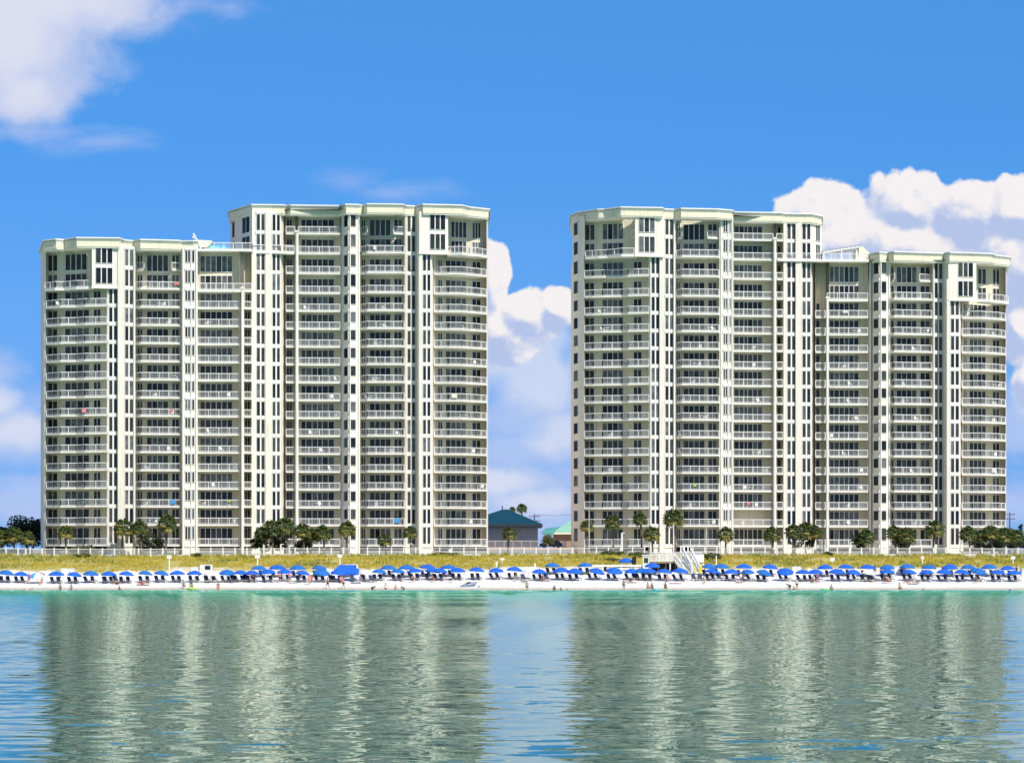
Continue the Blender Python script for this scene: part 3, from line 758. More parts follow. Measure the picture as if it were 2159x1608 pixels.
RIGHT = dict(base=(PX(1660, 540), 546.0, 6.0),
  bays=[
    dict(k='line', pts=[(1204, 562), (1206.5, 546)]),
    dict(k='win', x=(1207, 1220.5), d=(545.6, 541.4), w=[(1210.8, 1219.4, [])], lv=(0, 18), part='both', sill=0.55, band=False),
    dict(k='line', pts=[(1221, 541.3), (1231.5, 540)], part='both'),
    dict(k='balc', front=[(1232, 539.8), (1250, 538.8), (1270, 538.2), (1310, 537.8), (1324, 536.4), (1368, 535.8)], w=[(1233.5, 1253.5, [.5]), (1270, 1314.5, [.25, .5, .75]), (1336, 1353.5, [.5])], lv=(0, 18), part='both', pent=16,
         pent_front=[(1234, 539.4), (1262, 537.6), (1280, 537.2), (1310, 534.6), (1337, 534.6)], pent_back=[(1234, 542), (1337, 538.5)], pent_w=[(1233.5, 1254.5, [.5]), (1270.5, 1314.5, [.25, .5, .75])], mini=[(1331, 1338)]),
    dict(k='win', x=(1369.5, 1396), d=(536.0, 536.6), w=[W2(1373, 1390)], lv=(0, 16), part='both', jamb=[1371]),
    dict(k='win', x=(1396.3, 1420), d=(537.0, 538.0), w=[W2(1401.8, 1419)], lv=(0, 18), part='both'),
    dict(k='balc', front=[(1425.5, 539.2), (1437, 536.8), (1512, 537.6), (1517, 538.6)], w=[(1427, 1434.5, [.5]), (1441, 1485.5, [.25, .5, .75]), (1492.8, 1511.5, [.5])], lv=(0, 18), part='both', pent=16, mini=[(1426.5, 1437), (1492, 1516)]),
    dict(k='win', x=(1518.5, 1545.5), d=(539.0, 539.6), w=[(1524.5, 1533.3, [(.5, .1)]), (1537.4, 1541, [])], lv=(0, 18), part='both', sill=0.7, jamb=[1520.3, 1535.3, 1543.6]),
    dict(k='balc', front=[(1546.5, 542.0), (1630, 543.0)], w=[(1547.5, 1607, [.18, .35, .48, .66, .83])], blank=1, lv=(0, 18), part='both'),
    dict(k='line', pts=[(1630.8, 545.3), (1637.2, 545.3)], part='both'),
    dict(k='balc', front=[(1637.6, 543.0), (1651, 543.2)], w=[(1639, 1646, [])], lv=(0, 18), part='both'),
    dict(k='win', x=(1652, 1684), d=(544.2, 544.5), w=[W2(1659.6, 1677)], lv=(0, 18), part='both'),
    dict(k='win', x=(1684.3, 1709.5), d=(544.6, 544.9), w=[W2(1691.2, 1708.8)], lv=(0, 18), part='both'),
    dict(k='line', pts=[(1709.8, 545.2), (1718.6, 548.2)]),
    dict(k='balc', front=[(1719.5, 545.2), (1740.5, 545.2)], w=[(1720.5, 1728, [])], lv=(0, 14)),
    dict(k='line', pts=[(1741.2, 547.6), (1747.5, 547.6)]),
    dict(k='balc', front=[(1748, 544.6), (1830, 545.0)], w=[(1749, 1810.5, [.15, .33, .5, .66, .83])], lv=(0, 16), pent=14, pent_front=[(1744, 544.5), (1830, 545.0)]),
    dict(k='win', x=(1831.5, 1854.6), d=(547.6, 543.6), w=[(1842.6, 1854.2, [])], lv=(0, 16), sill=0.75),
    dict(k='win', x=(1855, 1876), d=(543.5, 544.6), w=[(1857.2, 1868.4, [])], lv=(0, 16), sill=0.75, jamb=[1856.2, 1873.5]),
    dict(k='balc', front=[(1877.5, 545.4), (1885, 543.0), (1961, 544.8), (1965.5, 545.6)], w=[(1878.5, 1884.5, []), (1890, 1932.7, [.25, .5, .75]), (1940, 1960.3, [.5])], lv=(0, 16), pent=14, mini=[(1878, 1885.5), (1939, 1964)]),
    dict(k='win', x=(1966.5, 1987), d=(545.8, 546.6), w=[W2(1969.5, 1986.4)], lv=(0, 16), jamb=[1967.6]),
    dict(k='win', x=(1999.5, 2022.5), d=(544.6, 544.9), w=[W2(2004, 2021.9)], lv=(0, 14)),
    dict(k='line', pts=[(2022.8, 545.2), (2030, 549.2)]),
    dict(k='balc', front=[(2028, 546.4), (2050, 546.2), (2069, 546.2), (2090, 547.8), (2104, 548.6), (2120.5, 551.4)], w=[(2031.5, 2038, [.5]), (2043, 2078, [.25, .5, .75]), (2092, 2106.5, [.5])], lv=(0, 16), pent=14,
         pent_front=[(2060, 545.8), (2086, 545.8), (2098, 548), (2112, 548.6), (2127, 551.2)], pent_back=[(2060, 549), (2123, 555)], pent_w=[(2060.8, 2078.5, [.5]), (2092.5, 2106.5, [.5])]),
    dict(k='line', pts=[(2121.5, 552), (2121, 566)]),
  ],
  back_lo=[(2112, 580), (1210, 580)], back_hi=[(1725, 580), (1210, 580)],
  pil=[(1390.6, 1401, 535.9, None, 18, 'w'), (1631, 1637, 542.2, None, 17, 'col'), (1677.7, 1690.4, 543.9, None, 18, 'w'), (1652.2, 1658.8, 543.6, None, 18, 'w'),
       (1742, 1747.4, 543.9, None, 14, 'col'), (1996.5, 2003, 543.8, None, 15, 'w'), (1832.5, 1837, 546.0, None, 16, 'w'), (1420.5, 1424, 537.4, None, 18, 't')],
  boxes=[([(1338.5, 539), (1339, 534.6), (1399.5, 535.6)], 16, 18, 1346.5, 1380.5), ([(1999.3, 548), (1999.6, 543.8), (2058.5, 545)], 14, 16, 2019.5, 2051.5)],
  corn_hi=[(1203, 562), (1205, 546.6), (1217, 542.1), (1262, 537.1), (1276, 536.8), (1309, 533.9), (1396, 534.8), (1400, 536.8), (1422.5, 537.4), (1436, 535.8), (1512, 536.9), (1543, 538.7), (1548, 541.2), (1647.7, 542.3), (1651, 543.4), (1711, 544.2), (1732, 547.7), (1731, 562)],
  corn_lo=[(1832, 548.5), (1837, 545.4), (1854.7, 542.9), (1872, 544.0), (1884.6, 542.2), (1960.8, 544.2), (1989.5, 545.2), (2002, 543.4), (2089.3, 545.6), (2097, 548.4), (2129, 551.2), (2124, 566)],
  terrace=dict(front=[(1639, 542.8), (1650.5, 543.0), (1651, 543.4), (1732, 544.2), (1832, 544.6)], rail=[(1652, 543.7), (1732, 544.4), (1830, 544.9)]))
RIGHT['bays'].insert(13, dict(k='win', x=(1710, 1732.5), d=(545.0, 549.0), w=[(1719, 1728, [(.5, .1)])], lv=(16, 18), part='hi', band=False))
RIGHT['bays'].insert(14, dict(k='line', pts=[(1733, 549.2), (1731, 562)], part='hi'))
TR = tower('apartment_tower', 'cream tower whose lower wing is at its right end', RIGHT, 5)
#==OBJECTS==
def GP(px, D): 
    x = PX(px, D); return (x, D, ground(x, D))
class Proto:
    """first use places the prototype itself, later uses copy it with its parts"""
    def __init__(s, root): s.root = root; s.used = False; note_kids(root)
    def put(s, loc, rz=0.0, label=None, sc=None, group=None, cat=None):
        if not s.used:
            s.used = True; r = s.root; r.location = loc; r.rotation_euler = (0, 0, rz)
            if sc: r.scale = sc
            if label: r['label'] = label
            if group: r['group'] = group
        else:
            r = copy_thing(s.root, loc, rz, label, sc or (1, 1, 1), group)
            if not group and 'group' in r.keys() and 'group' not in s.root.keys(): del r['group']
        return r

# ------------------------------------------------------------------ setting behind the dune
mb = MB(); xa, xb = PX(1022, 541), PX(1211, 541)
mb.box(xa, xb, 541, 760, 5.9, 7.1, 0); mb.box(xa, xb, 540.7, 541, 5.4, 7.0, 1)
tag(mb.build('raised_paving', [M['coral'], M['coral']]), kind='structure')
for (p0, p1, D, lab) in ((-60, 88, 524, 'light grey pool deck wall left of the left tower'), (1032, 1203, 528, 'light grey pool deck wall in the gap between the towers'), (2126, 2260, 530, 'light grey pool deck wall right of the right tower')):
    t = thing('deck_wall', lab, 'wall', GP(p0, D), group='pool deck walls')
    m1 = MB(); m1.box(PX(p0, D), PX(p1, D), D, D + 0.3, 5.3, 6.72); m1.build('wall', M['deckwall'], t, t.location)
    m2 = MB(); m2.box(PX(p0, D), PX(p1, D), D - 1.5, D - 0.2, 5.2, 6.1); m2.build('planter', M['deckwall2'], t, t.location)

# ------------------------------------------------------------------ beach fence: one thing, posts and panels are parts
def build_fence():
    D = 515.0; t = thing('picket_fence', 'long low white picket fence along the top of the dune', 'fence', GP(1080, D)); org = t.location
    step = 25.4; p = -38.0; ps = []
    while p < 2200: ps.append(p); p += step
    for i, p in enumerate(ps):
        if 1368 < p < 1440: continue
        x, y, z = GP(p, D); m = MB(); m.box(x - .10, x + .10, y - .10, y + .10, z - 0.4, z + 1.48); m.box(x - .13, x + .13, y - .13, y + .13, z + 1.48, z + 1.53); m.build('post', M['white'], t, org)
        if i + 1 < len(ps) and not 1350 < p < 1440:
            x2, y2, z2 = GP(ps[i + 1], D); m = MB()
            m.bar((x + .1, y, z + 1.32), (x2 - .1, y2, z2 + 1.32), 0.05, 0.09); m.bar((x + .1, y, z + .25), (x2 - .1, y2, z2 + .25), 0.05, 0.09)
            n = 11
            for k in range(1, n):
                q = k / n; xx = x + (x2 - x) * q; zz = z + (z2 - z) * q
                m.face([(xx - .017, y, zz + .1), (xx + .017, y, zz + .1), (xx + .017, y, zz + 1.36), (xx - .017, y, zz + 1.36)])
            m.build('picket_panel', M['white'], t, org)
build_fence()

# ------------------------------------------------------------------ dune grass
def build_grass():
    r = random.Random(11); m = MB()
    vs = []; fs = []; mi = []
    def tuft(x, y, h, n, k):
        z = ground(x, y) - 0.05
        for i in range(n):
            a = r.uniform(0, 2 * math.pi); l = h * r.uniform(.6, 1.0); lean = r.uniform(.15, .6) * l
            w = 0.028 * r.uniform(.8, 1.6); bx = x + r.gauss(0, .12); by = y + r.gauss(0, .12)
            ca, sa = math.cos(a), math.sin(a); b = len(vs)
            vs.extend([(bx - sa * w, by + ca * w, z), (bx + sa * w, by - ca * w, z), (bx + ca * lean * .4 + sa * w * .6, by + sa * lean * .4 - ca * w * .6, z + l * .65), (bx + ca * lean, by + sa * lean, z + l)])
            fs.append((b, b + 1, b + 2)); fs.append((b, b + 2, b + 3)); mi.extend([k, k])
    cnt = 0
    while cnt < 15000:
        x = r.uniform(-100, 100); y = 484.5 + 32 * r.random() ** 0.9
        if y < 494 and PX(1348, y) < x < PX(1486, y): continue
        dn = mnoise.noise(Vector((x / 4.5, y / 4.0, 1.0))) + 0.5 * mnoise.noise(Vector((x / 1.6, y / 1.6, 4.0)))
        edge = (y + 2.5 * mnoise.noise(Vector((x / 8, 0, 2))) - 484.5) / 4.0
        if dn < -0.22 + max(0, 0.9 - edge) and r.random() < 0.97: continue
        green = mnoise.noise(Vector((x / 13, y / 7, 7))) > 0.12 or y > 511.5 + r.uniform(-2, 2)
        tuft(x, y, r.uniform(.35, .75) * (1.15 if green else 1), 5, 1 if (green and r.random() < .7) else (2 if r.random() < .35 else 0)); cnt += 1
    m.raw(vs, fs); m.mi = mi
    o = m.build('dune_grass', [M['dune'], mat('green_dune_grass', (0.22, 0.26, 0.05), 0.8, 0, 0.5, col2=(0.32, 0.33, 0.06), trans=0.25), mat('straw_grass', (0.62, 0.46, 0.10), 0.8, 0, 0.4, col2=(0.52, 0.38, 0.05), trans=0.25)])
    tag(o, 'yellow and olive dune grass covering the low dune below the fence', 'grass', kind='stuff')
build_grass()

# ------------------------------------------------------------------ palms
def make_palm(seed, h, r0, dry, name='cabbage_palm'):
    r = random.Random(seed); t = thing(name, 'x', 'palm tree')
    lx, ly = r.uniform(-.25, .25), r.uniform(-.2, .2)
    tp = MB(); pts = [(lx * (k / 6) ** 2, ly * (k / 6) ** 2, h * k / 6 - (0.3 if k == 0 else 0)) for k in range(7)]
    tp.tube(pts, [.24, .19, .17, .165, .17, .19, .22], 9)
    for k in range(26):       # leaf-base stubs
        a = r.uniform(0, 6.28); z = h * r.uniform(.45, 1.0); c = Vector((lx * (z / h) ** 2, ly * (z / h) ** 2, z)); d = Vector((math.cos(a), math.sin(a), .9))
        tp.bar(c + d * .12, c + d * .30, .06, .03)
    tp.build('trunk', M['trunk'], t, smooth=True)
    cr = MB(); top = Vector((lx, ly, h))
    n = 62
    for i in range(n):
        el = math.asin(max(-.99, min(.99, 1.0 - 1.62 * (i + .5) / n))) ; az = i * 2.39996 + r.uniform(-.25, .25)
        el += r.uniform(-.1, .1); L = r0 * r.uniform(.46, .60)
        d = Vector((math.cos(az) * math.cos(el), math.sin(az) * math.cos(el), math.sin(el)))
        hub = top + d * L - Vector((0, 0, .12 * L)); mi = 1 if (el < -.12 and r.random() < dry) or r.random() < dry * .22 else 0
        cr.bar(top + d * .1, hub, .035, .02, mi)
        side = d.cross(Vector((0, 0, 1))).normalized(); upv = side.cross(d).normalized()
        fan = r0 * r.uniform(.42, .58)
        for k in range(-5, 6):
            a = k * .27 + r.uniform(-.05, .05); ln = fan * (1.0 - abs(k) * .055) * r.uniform(.85, 1.1)
            q = d * math.cos(a) + side * math.sin(a); droop = Vector((0, 0, -1)) * ln * r.uniform(.25, .6)
            mid = hub + q * ln * .55 + upv * .04 - Vector((0, 0, .03)); tip = hub + q * ln * .95 + droop
            w = q.cross(upv).normalized() * (0.055 * r0)
            cr.face([hub, mid - w, tip, mid + w], mi)
    cr.build('crown', [M['frond'], M['frondy']], t)
    return Proto(t)
PV = [make_palm(1, 4.0, 1.75, .75), make_palm(2, 4.0, 1.75, .45), make_palm(3, 4.0, 1.7, .95), make_palm(4, 4.0, 1.8, .3)]
# px of trunk, crown centre row, crown radius px, foot distance, variant, label
PALMS = [
 (30, 1127, 22, 523, 0, 'yellow-green palm nearest the left edge of the photo'), (58, 1134, 19, 523, 2, 'short yellowish palm just left of the left tower'),
 (2, 1132, 20, 523.5, 1, 'palm cut by the left edge of the photo'),
 (139, 1122, 19, 517.5, 2, 'single pale yellow palm before the lowest left balcony'),
 (257, 1112, 24, 517, 0, 'ragged palm before the wide cream pilaster of the left tower'), (298, 1112, 20, 517.5, 1, 'green palm second from the left pilaster palm, beside dark shrubs'),
 (350, 1102, 23, 517, 1, 'tallest palm of the left tower group, right of the dark shrubs'),
 (552, 1124, 20, 519, 3, 'leftmost palm of the dense dark clump before the left tower'), (575, 1112, 22, 518, 3, 'second palm of the dense dark clump before the left tower'),
 (606, 1108, 23, 518, 1, 'highest palm of the dense dark clump before the left tower'), (641, 1118, 20, 517, 0, 'first palm right of the dark clump, beside a white column'),
 (655, 1127, 18, 518, 1, 'lower palm squeezed between two neighbours right of the dark clump'), (684, 1122, 20, 516.8, 1, 'bare-trunked palm second from the right in the middle row'),
 (731, 1114, 20, 517, 0, 'palm before the angled bay of the left tower'), (814, 1138, 17, 518, 0, 'small low palm before the left tower right of the angled bay'),
 (866, 1122, 17, 517, 1, 'slim palm before the grey return wall of the left tower'), (1071, 1124, 18, 520, 0, 'lone palm before the teal roofed house'),
 (1238, 1108, 16, 526, 2, 'leftmost thin palm before the right tower'), (1293, 1101, 20, 527, 1, 'dark round palm second from the left before the right tower'),
 (1353, 1093, 17, 526, 1, 'tall palm behind the beach stairs landing, left one'), (1376, 1125, 20, 524, 0, 'low palm beside the stairs landing'),
 (1424, 1092, 25, 524, 0, 'largest and tallest palm, above the beach stairs'), (1530, 1126, 20, 524, 0, 'palm standing alone right of the beach stairs'),
 (1631, 1126, 20, 525, 1, 'dark palm before the round column of the right tower'), (1672, 1120, 20, 525, 3, 'left palm of the broad clump before the right tower'),
 (1698, 1118, 22, 525, 1, 'middle palm of the broad clump before the right tower'), (1720, 1122, 18, 525, 0, 'right palm of the broad clump before the right tower'),
 (1822, 1131, 20, 526, 1, 'drooping palm before the angled bay of the right tower'), (1888, 1122, 19, 526, 0, 'first palm of the three left of the yellow pilaster'),
 (1912, 1128, 21, 525, 1, 'low middle palm of the three left of the yellow pilaster'), (1968, 1114, 23, 525, 0, 'tall palm just left of the yellow pilaster'),
 (2045, 1124, 20, 526, 1, 'first palm right of the yellow pilaster'), (2068, 1130, 17, 527, 0, 'second palm right of the yellow pilaster'),
 (2092, 1122, 20, 526, 0, 'third palm right of the yellow pilaster, at the tower corner'), (2116, 1126, 19, 526, 1, 'palm just off the right corner of the right tower'),
 (2140, 1130, 18, 527, 3, 'palm by the right edge of the photo')]
for (px, cy, cr_, D, v, lab) in PALMS:
    x = PX(px, D); z = ground(x, D); zc = PZ(cy, D); k = cr_ * 1.1 * D / F / 1.72
    hh = max(1.0, zc - z); PV[v].put((x, D, z), rnd.uniform(0, 6.28), lab, (k, k, hh / 4.0 if False else k), 'cabbage palms along the pool deck')
    # stretch only the trunk to reach the right height
    o = [q for q in bpy.data.objects if q.name.startswith('cabbage_palm')][-1] if False else None
    PALM_LAST = (hh, k)
# set trunk lengths (each palm keeps its crown size)
palms = [o for o in COL.objects if o.name.split('.')[0] == 'cabbage_palm']
bypos = {(round(o.location.x, 2), round(o.location.y, 2)): o for o in palms}
for (px, cy, cr_, D, v, lab) in PALMS:
    x = PX(px, D); o = bypos[(round(x, 2), round(D, 2))]; z = ground(x, D); k = cr_ * 1.1 * D / F / 1.72; hh = max(1.0, PZ(cy, D) - z) / k
    for ch in [c for c in COL.objects if c.parent is o]:
        b = ch.name.split('.')[0]
        if b == 'trunk': ch.scale = (1 / max(1, k), 1 / max(1, k), hh / 4.0)
        else: ch.location = (0, 0, hh - 4.0)
# two tall palms far behind the teal roof
PD = make_palm(9, 4.0, 1.7, .2, 'tall_palm')
for (px, cy, cr_, D, lab) in ((1100, 1071, 14, 660, 'tall dark palm rising behind the teal roof'), (1080, 1074, 9, 690, 'smaller farther palm left of the tall one behind the roof')):
    k = cr_ * D / F / 1.72; o = PD.put((PX(px, D), D, PZ(cy, D) - 4 * k), 1.0, lab, (k, k, k), 'far palms behind the houses')
    for ch in [c for c in COL.objects if c.parent is o and c.name.startswith('trunk')]:
        ch.scale = (1, 1, 3.0); ch.location = (0, 0, -8)

# ------------------------------------------------------------------ leafy trees and shrubs
def leafy(name, lab, cat, px, D, rows, wpx, material, n, seed, group=None, trunk=True, leaf=.28, zfoot=None):
    """rows = (top row, foot row) of the photo"""
    r = random.Random(seed); x = PX(px, D); zt = PZ(rows[0], D); z0 = PZ(rows[1], D) if zfoot is None else zfoot
    W = wpx * D / F / 2; H = zt - z0; t = thing(name, lab, cat, (x, D, z0), group=group)
    cl = [(r.uniform(-.62, .62) * W, r.uniform(-.4, .4) * W, H * r.uniform(.35, .8), r.uniform(.28, .48)) for _ in range(13)]
    mb = MB()
    for i in range(n):
        c = r.choice(cl); a = r.uniform(0, 6.28); u = r.uniform(-1, 1); rr = c[3] * r.random() ** .33
        q = math.sqrt(1 - u * u); p = Vector((c[0] + math.cos(a) * q * rr * W * 1.05, c[1] + math.sin(a) * q * rr * W, min(H, c[2] + u * rr * min(H, 2 * W) * .55)))
        if p.z < 0.05: p.z = 0.05
        d1 = Vector((r.gauss(0, 1), r.gauss(0, 1), r.gauss(0, 1))).normalized(); d2 = d1.orthogonal().normalized(); s_ = leaf * r.uniform(.5, 1.2)
        mb.face([p - d1 * s_, p + d2 * s_ * .5, p + d1 * s_, p - d2 * s_ * .5])
    mb.build('crown', material, t)
    if trunk:
        m2 = MB(); m2.tube([(0, 0, -.4), (.1, 0, H * .3), (0, .1, H * .6)], [.3, .22, .1], 8)
        for c in cl[:6]: m2.tube([(0.05, 0, H * .25), (c[0] * .7, c[1] * .7, c[2])], [.13, .04], 6)
        m2.build('trunk', M['trunk'], t)
    return t
leafy('broadleaf_tree', 'big dark rounded tree behind the palms left of the left tower', 'tree', 57, 565, (1087, 1165), 96, M['leaf'], 5200, 5)
leafy('broadleaf_tree', 'lower dark tree at the left edge of the photo', 'tree', 4, 560, (1108, 1165), 60, M['leaf'], 3000, 6)
leafy('broadleaf_tree', 'dark tree closing the view right of the right tower', 'tree', 2146, 575, (1112, 1168), 62, M['leaf'], 3600, 8)
leafy('broadleaf_tree', 'tree between the two palms at the right tower corner', 'tree', 2108, 541, (1116, 1168), 60, M['leaf'], 3000, 9)
leafy('bare_topped_tree', 'thin dark conifer tip by the right edge of the photo', 'tree', 2152, 640, (1094, 1150), 12, M['leaf'], 500, 19)
SHR = [(319, 518.5, 1122, 60, 'near-black shrub between two palms of the left tower', 0), (577, 520, 1118, 84, 'large dark shrub under the dense palm clump', 0), (540, 519.5, 1126, 30, 'dark shrub at the left end of the palm clump', 0),
       (1700, 527, 1118, 70, 'dense dark shrub under the broad palm clump', 0), (1905, 528, 1126, 56, 'dark shrub under the three palms left of the yellow pilaster', 0), (2085, 529, 1128, 92, 'long dark shrub under the palms at the right corner', 0),
       (175, 519, 1147, 60, 'low green shrub at the foot of the left balconies', 1), (1155, 546, 1125, 30, 'olive shrub between the houses', 1),
       (1290, 512, 1160, 62, 'green bush mound above the beach kiosk', 1), (1345, 508, 1163, 46, 'green bush just left of the beach stairs', 1), (1497, 502, 1164, 52, 'bright green bush just right of the beach stairs', 1),
       (1745, 512, 1163, 24, 'small flat dark bush before the fence', 0), (172, 513, 1166, 40, 'greenish scrub patch before the fence at the left', 1), (937, 514, 1164, 60, 'low scrub before the fence below the left tower end', 1),
       (1290, 500, 1176, 40, 'spiky green scrub left of the kiosk umbrella', 1), (415, 512, 1165, 26, 'small scrub before the fence right of a signpost', 1), (1815, 526.5, 1122, 44, 'dark shrub behind the drooping palm', 0), (640, 521, 1128, 44, 'dark shrub behind the palms next to the white column', 0)]
for i, (px, D, top, w, lab, k) in enumerate(SHR):
    zg = ground(PX(px, D), D)
    if D > 540: zg = 7.1
    leafy('shrub', lab, 'shrub', px, D, (top, 0), w, M['leafo' if k else 'leaf'], 700 + w * 14, 40 + i, 'shrubs along the deck and dune', False, .2, zg - .1)

# ------------------------------------------------------------------ houses between the towers
def house1():
    D = 600.0; t = thing('beach_house', 'low grey house with a wide dark teal hipped metal roof', 'house', (PX(1065, D), D, 7.1)); o = t.location
    x0, x1 = PX(975, D), PX(1134, D); z1 = PZ(1110, D)
    m = MB(); m.box(x0, x1, D, D + 24, 6.8, z1); m.build('wall', M['housewall'], t, o)
    e0, e1 = PX(968, D), PX(1144, D); ze = PZ(1109.5, D); zr = PZ(1073.5, D + 12)
    m = MB(); m.box(e0, e1, D - 1.2, D + 25.2, ze, ze + .45); m.build('fascia', mat('fascia_taupe', (.42, .38, .33), .8, .1), t, o)
    a, b, c, d = (e0, D - 1.2, ze + .46), (e1, D - 1.2, ze + .46), (e1, D + 25.2, ze + .46), (e0, D + 25.2, ze + .46)
    r0, r1 = (PX(1059, D + 12), D + 12, zr), (PX(1071, D + 12), D + 12, zr)
    m = MB(); m.face([a, b, r1, r0]); m.face([b, c, r1]); m.face([c, d, r0, r1]); m.face([d, a, r0])
    n = 44
    for i in range(1, n):          # standing seams
        q = i / n; p0 = Vector(a) * (1 - q) + Vector(b) * q
        k = max(0.02, 1 - abs(p0.x - (r0[0] + r1[0]) / 2) / ((e1 - e0) / 2)); k = min(1, k * 1.06)
        p1 = Vector((p0.x + 0, D - 1.2 + 13.2 * k, ze + .46 + (zr - ze - .46) * k)); up = Vector((0, -.02, .05))
        m.bar(p0 + up, p1 + up, .05, .06)
    m.build('roof', M['teal'], t, o)
    m = MB(); m.box(PX(1084, D), PX(1089, D), D - .06, D + .02, z1 - 1.8, z1 - .7); m.build('window', GL[0], t, o)
house1()
def house2():
    D = 650.0; t = thing('beach_house', 'small tan house with a bright mint green metal roof', 'house', (PX(1190, D), D, 7.1)); o = t.location
    m = MB(); m.box(PX(1168, D), PX(1240, D), D, D + 12, 6.8, PZ(1123, D)); m.build('wall', M['brick'], t, o)
    ze = PZ(1122, D); zr = PZ(1094, D)
    e0, e1 = PX(1165, D), PX(1246, D); a, b, c, d = (e0, D - 1, ze), (e1, D - 1, ze), (e1, D + 13, ze), (e0, D + 13, ze); r = (PX(1206, D), D + 6, zr)
    m = MB()
    for tri in ((a, b, r), (b, c, r), (c, d, r), (d, a, r)): m.face(tri)
    for i in range(1, 22):
        q = i / 22; p0 = Vector(a) * (1 - q) + Vector(b) * q; k = 1 - abs(q - .5) * 2; p1 = Vector((p0.x, D - 1 + 7 * k, ze + (zr - ze) * k)) ; m.bar(p0 + Vector((0, 0, .04)), p1 + Vector((0, 0, .04)), .05, .05)
    m.build('roof', M['mint'], t, o)
    m = MB(); m.box(e0, e1, D - 1.1, D - .9, ze - .42, ze - .01); m.build('fascia', M['cream'], t, o)
    m = MB(); m.face([(PX(1140, D + 6), D - 2, PZ(1121, D)), (PX(1168, D), D - 2, PZ(1121, D)), (PX(1186, D), D + 8, PZ(1109, D + 8)), (PX(1152, D + 6), D + 8, PZ(1113, D + 8))]); m.box(PX(1142, D), PX(1168, D), D - 2, D - 1.8, PZ(1127, D), PZ(1121.3, D))
    m.build('porch_roof', M['teal'], t, o)
house2()
def deck_rail():
    D = 548.0; t = thing('deck_railing', 'thin grey railing on the raised paving before the teal roofed house', 'railing', (PX(1080, D), D, 7.1)); m = MB()
    railing(m, [(PX(1026, D), D), (PX(1137, D), D)], 7.1, 1.3, .16, 1.6, .035); m.build('rail_panel', mat('grey_rail', (.45, .45, .45), .5), t, t.location)
deck_rail()
def car():
    D = 556.0; x0 = PX(1138, D); t = thing('parked_car', 'dark car parked side-on between the two houses', 'car', (PX(1163, D), D, 7.1)); L = 4.5; o = (0, 0, 0)
    prof_ = [(-2.25, .35), (-2.27, .75), (-2.1, .95), (-1.6, 1.02), (-1.0, 1.5), (-.5, 1.58), (.7, 1.56), (1.3, 1.45), (1.75, 1.02), (2.2, .92), (2.28, .6), (2.2, .33)]
    m = MB(); n = len(prof_); vs = []
    for (yy, k) in ((-.88, .0), (-.80, .0), (.80, 0), (.88, 0)):
        for (x, z) in prof_: vs.append((x, yy * (1 if z < 1.05 else .82), z))
    fs = []
    for j in range(3):
        for i in range(n): fs.append((j * n + i, j * n + (i + 1) % n, (j + 1) * n + (i + 1) % n, (j + 1) * n + i))
    fs += [tuple(range(n))[::-1], tuple(range(3 * n, 4 * n))]; m.raw(vs, fs); m.build('body', M['carpaint'], t, smooth=False)
    m = MB(); m.face([(-1.35, -.80, 1.06), (1.45, -.80, 1.06), (1.15, -.745, 1.42), (-.92, -.745, 1.44)]); m.build('side_window', GL[3], t)
    for x in (-1.4, 1.4):
        for y in (-.80, .80):
            m = MB(); m.tube([(x, y - .1, .33), (x, y + .1, .33)], .33, 16); w = m.build('wheel', M['tyre'], t); m = MB(); s_ = -1 if y < 0 else 1; m.tube([(x, y + .10 * s_, .33), (x, y + .125 * s_, .33)], .19, 12); m.build('rim', M['greyblue'], w)
car()
def bin_(px, D, w, h, lab):
    t = thing('storage_bin', lab, 'bin', (PX(px, D), D, 7.1)); m = MB(); m.prism([(-w / 2, -w / 2), (w / 2, -w / 2), (w / 2, w / 2), (-w / 2, w / 2)], 0, h); m.build('body', M['white'], t)
    m = MB(); m.box(-w / 2 - .04, w / 2 + .04, -w / 2 - .04, w / 2 + .04, h + .002, h + .1); m.build('lid', M['rail'], t)
bin_(1155, 552, .45, .9, 'narrow white bin before the dark car'); bin_(1190, 552, .8, 1.25, 'wide white bin just right of the dark car')
def upole(px, D, top, lab, arms=True):
    t = thing('utility_pole', lab, 'pole', (PX(px, D), D, 6)); h = PZ(top, D) - 6; m = MB(); m.tube([(0, 0, 0), (0, 0, h)], [.2, .13], 8); m.build('pole', M['darkwood'], t)
    if arms:
        for k in range(2):
            m = MB(); m.box(-1.3, 1.3, -.07, .07, h - .7 - k * 1.1, h - .55 - k * 1.1)
            for q in (-1.2, -.6, .6, 1.2): m.box(q - .06, q + .06, -.05, .05, h - .55 - k * 1.1 + .002, h - .3 - k * 1.1)
            m.build('crossarm', M['darkwood'], t)
upole(1127, 720, 1083, 'short utility pole right of the teal roof'); upole(2129, 740, 1079, 'utility pole with crossarms right of the right tower'); upole(1059, 640, 1066, 'thin pole tip above the teal roof', False)
m = MB(); m.tube([(PX(1127, 720), 720, PZ(1085, 720)), (PX(1165, 722), 722, PZ(1086.5, 722)), (PX(1215, 725), 725, PZ(1084.5, 725))], .035, 5)
tag(m.build('power_line', M['black']), 'thin power line running right from the short utility pole', 'cable')

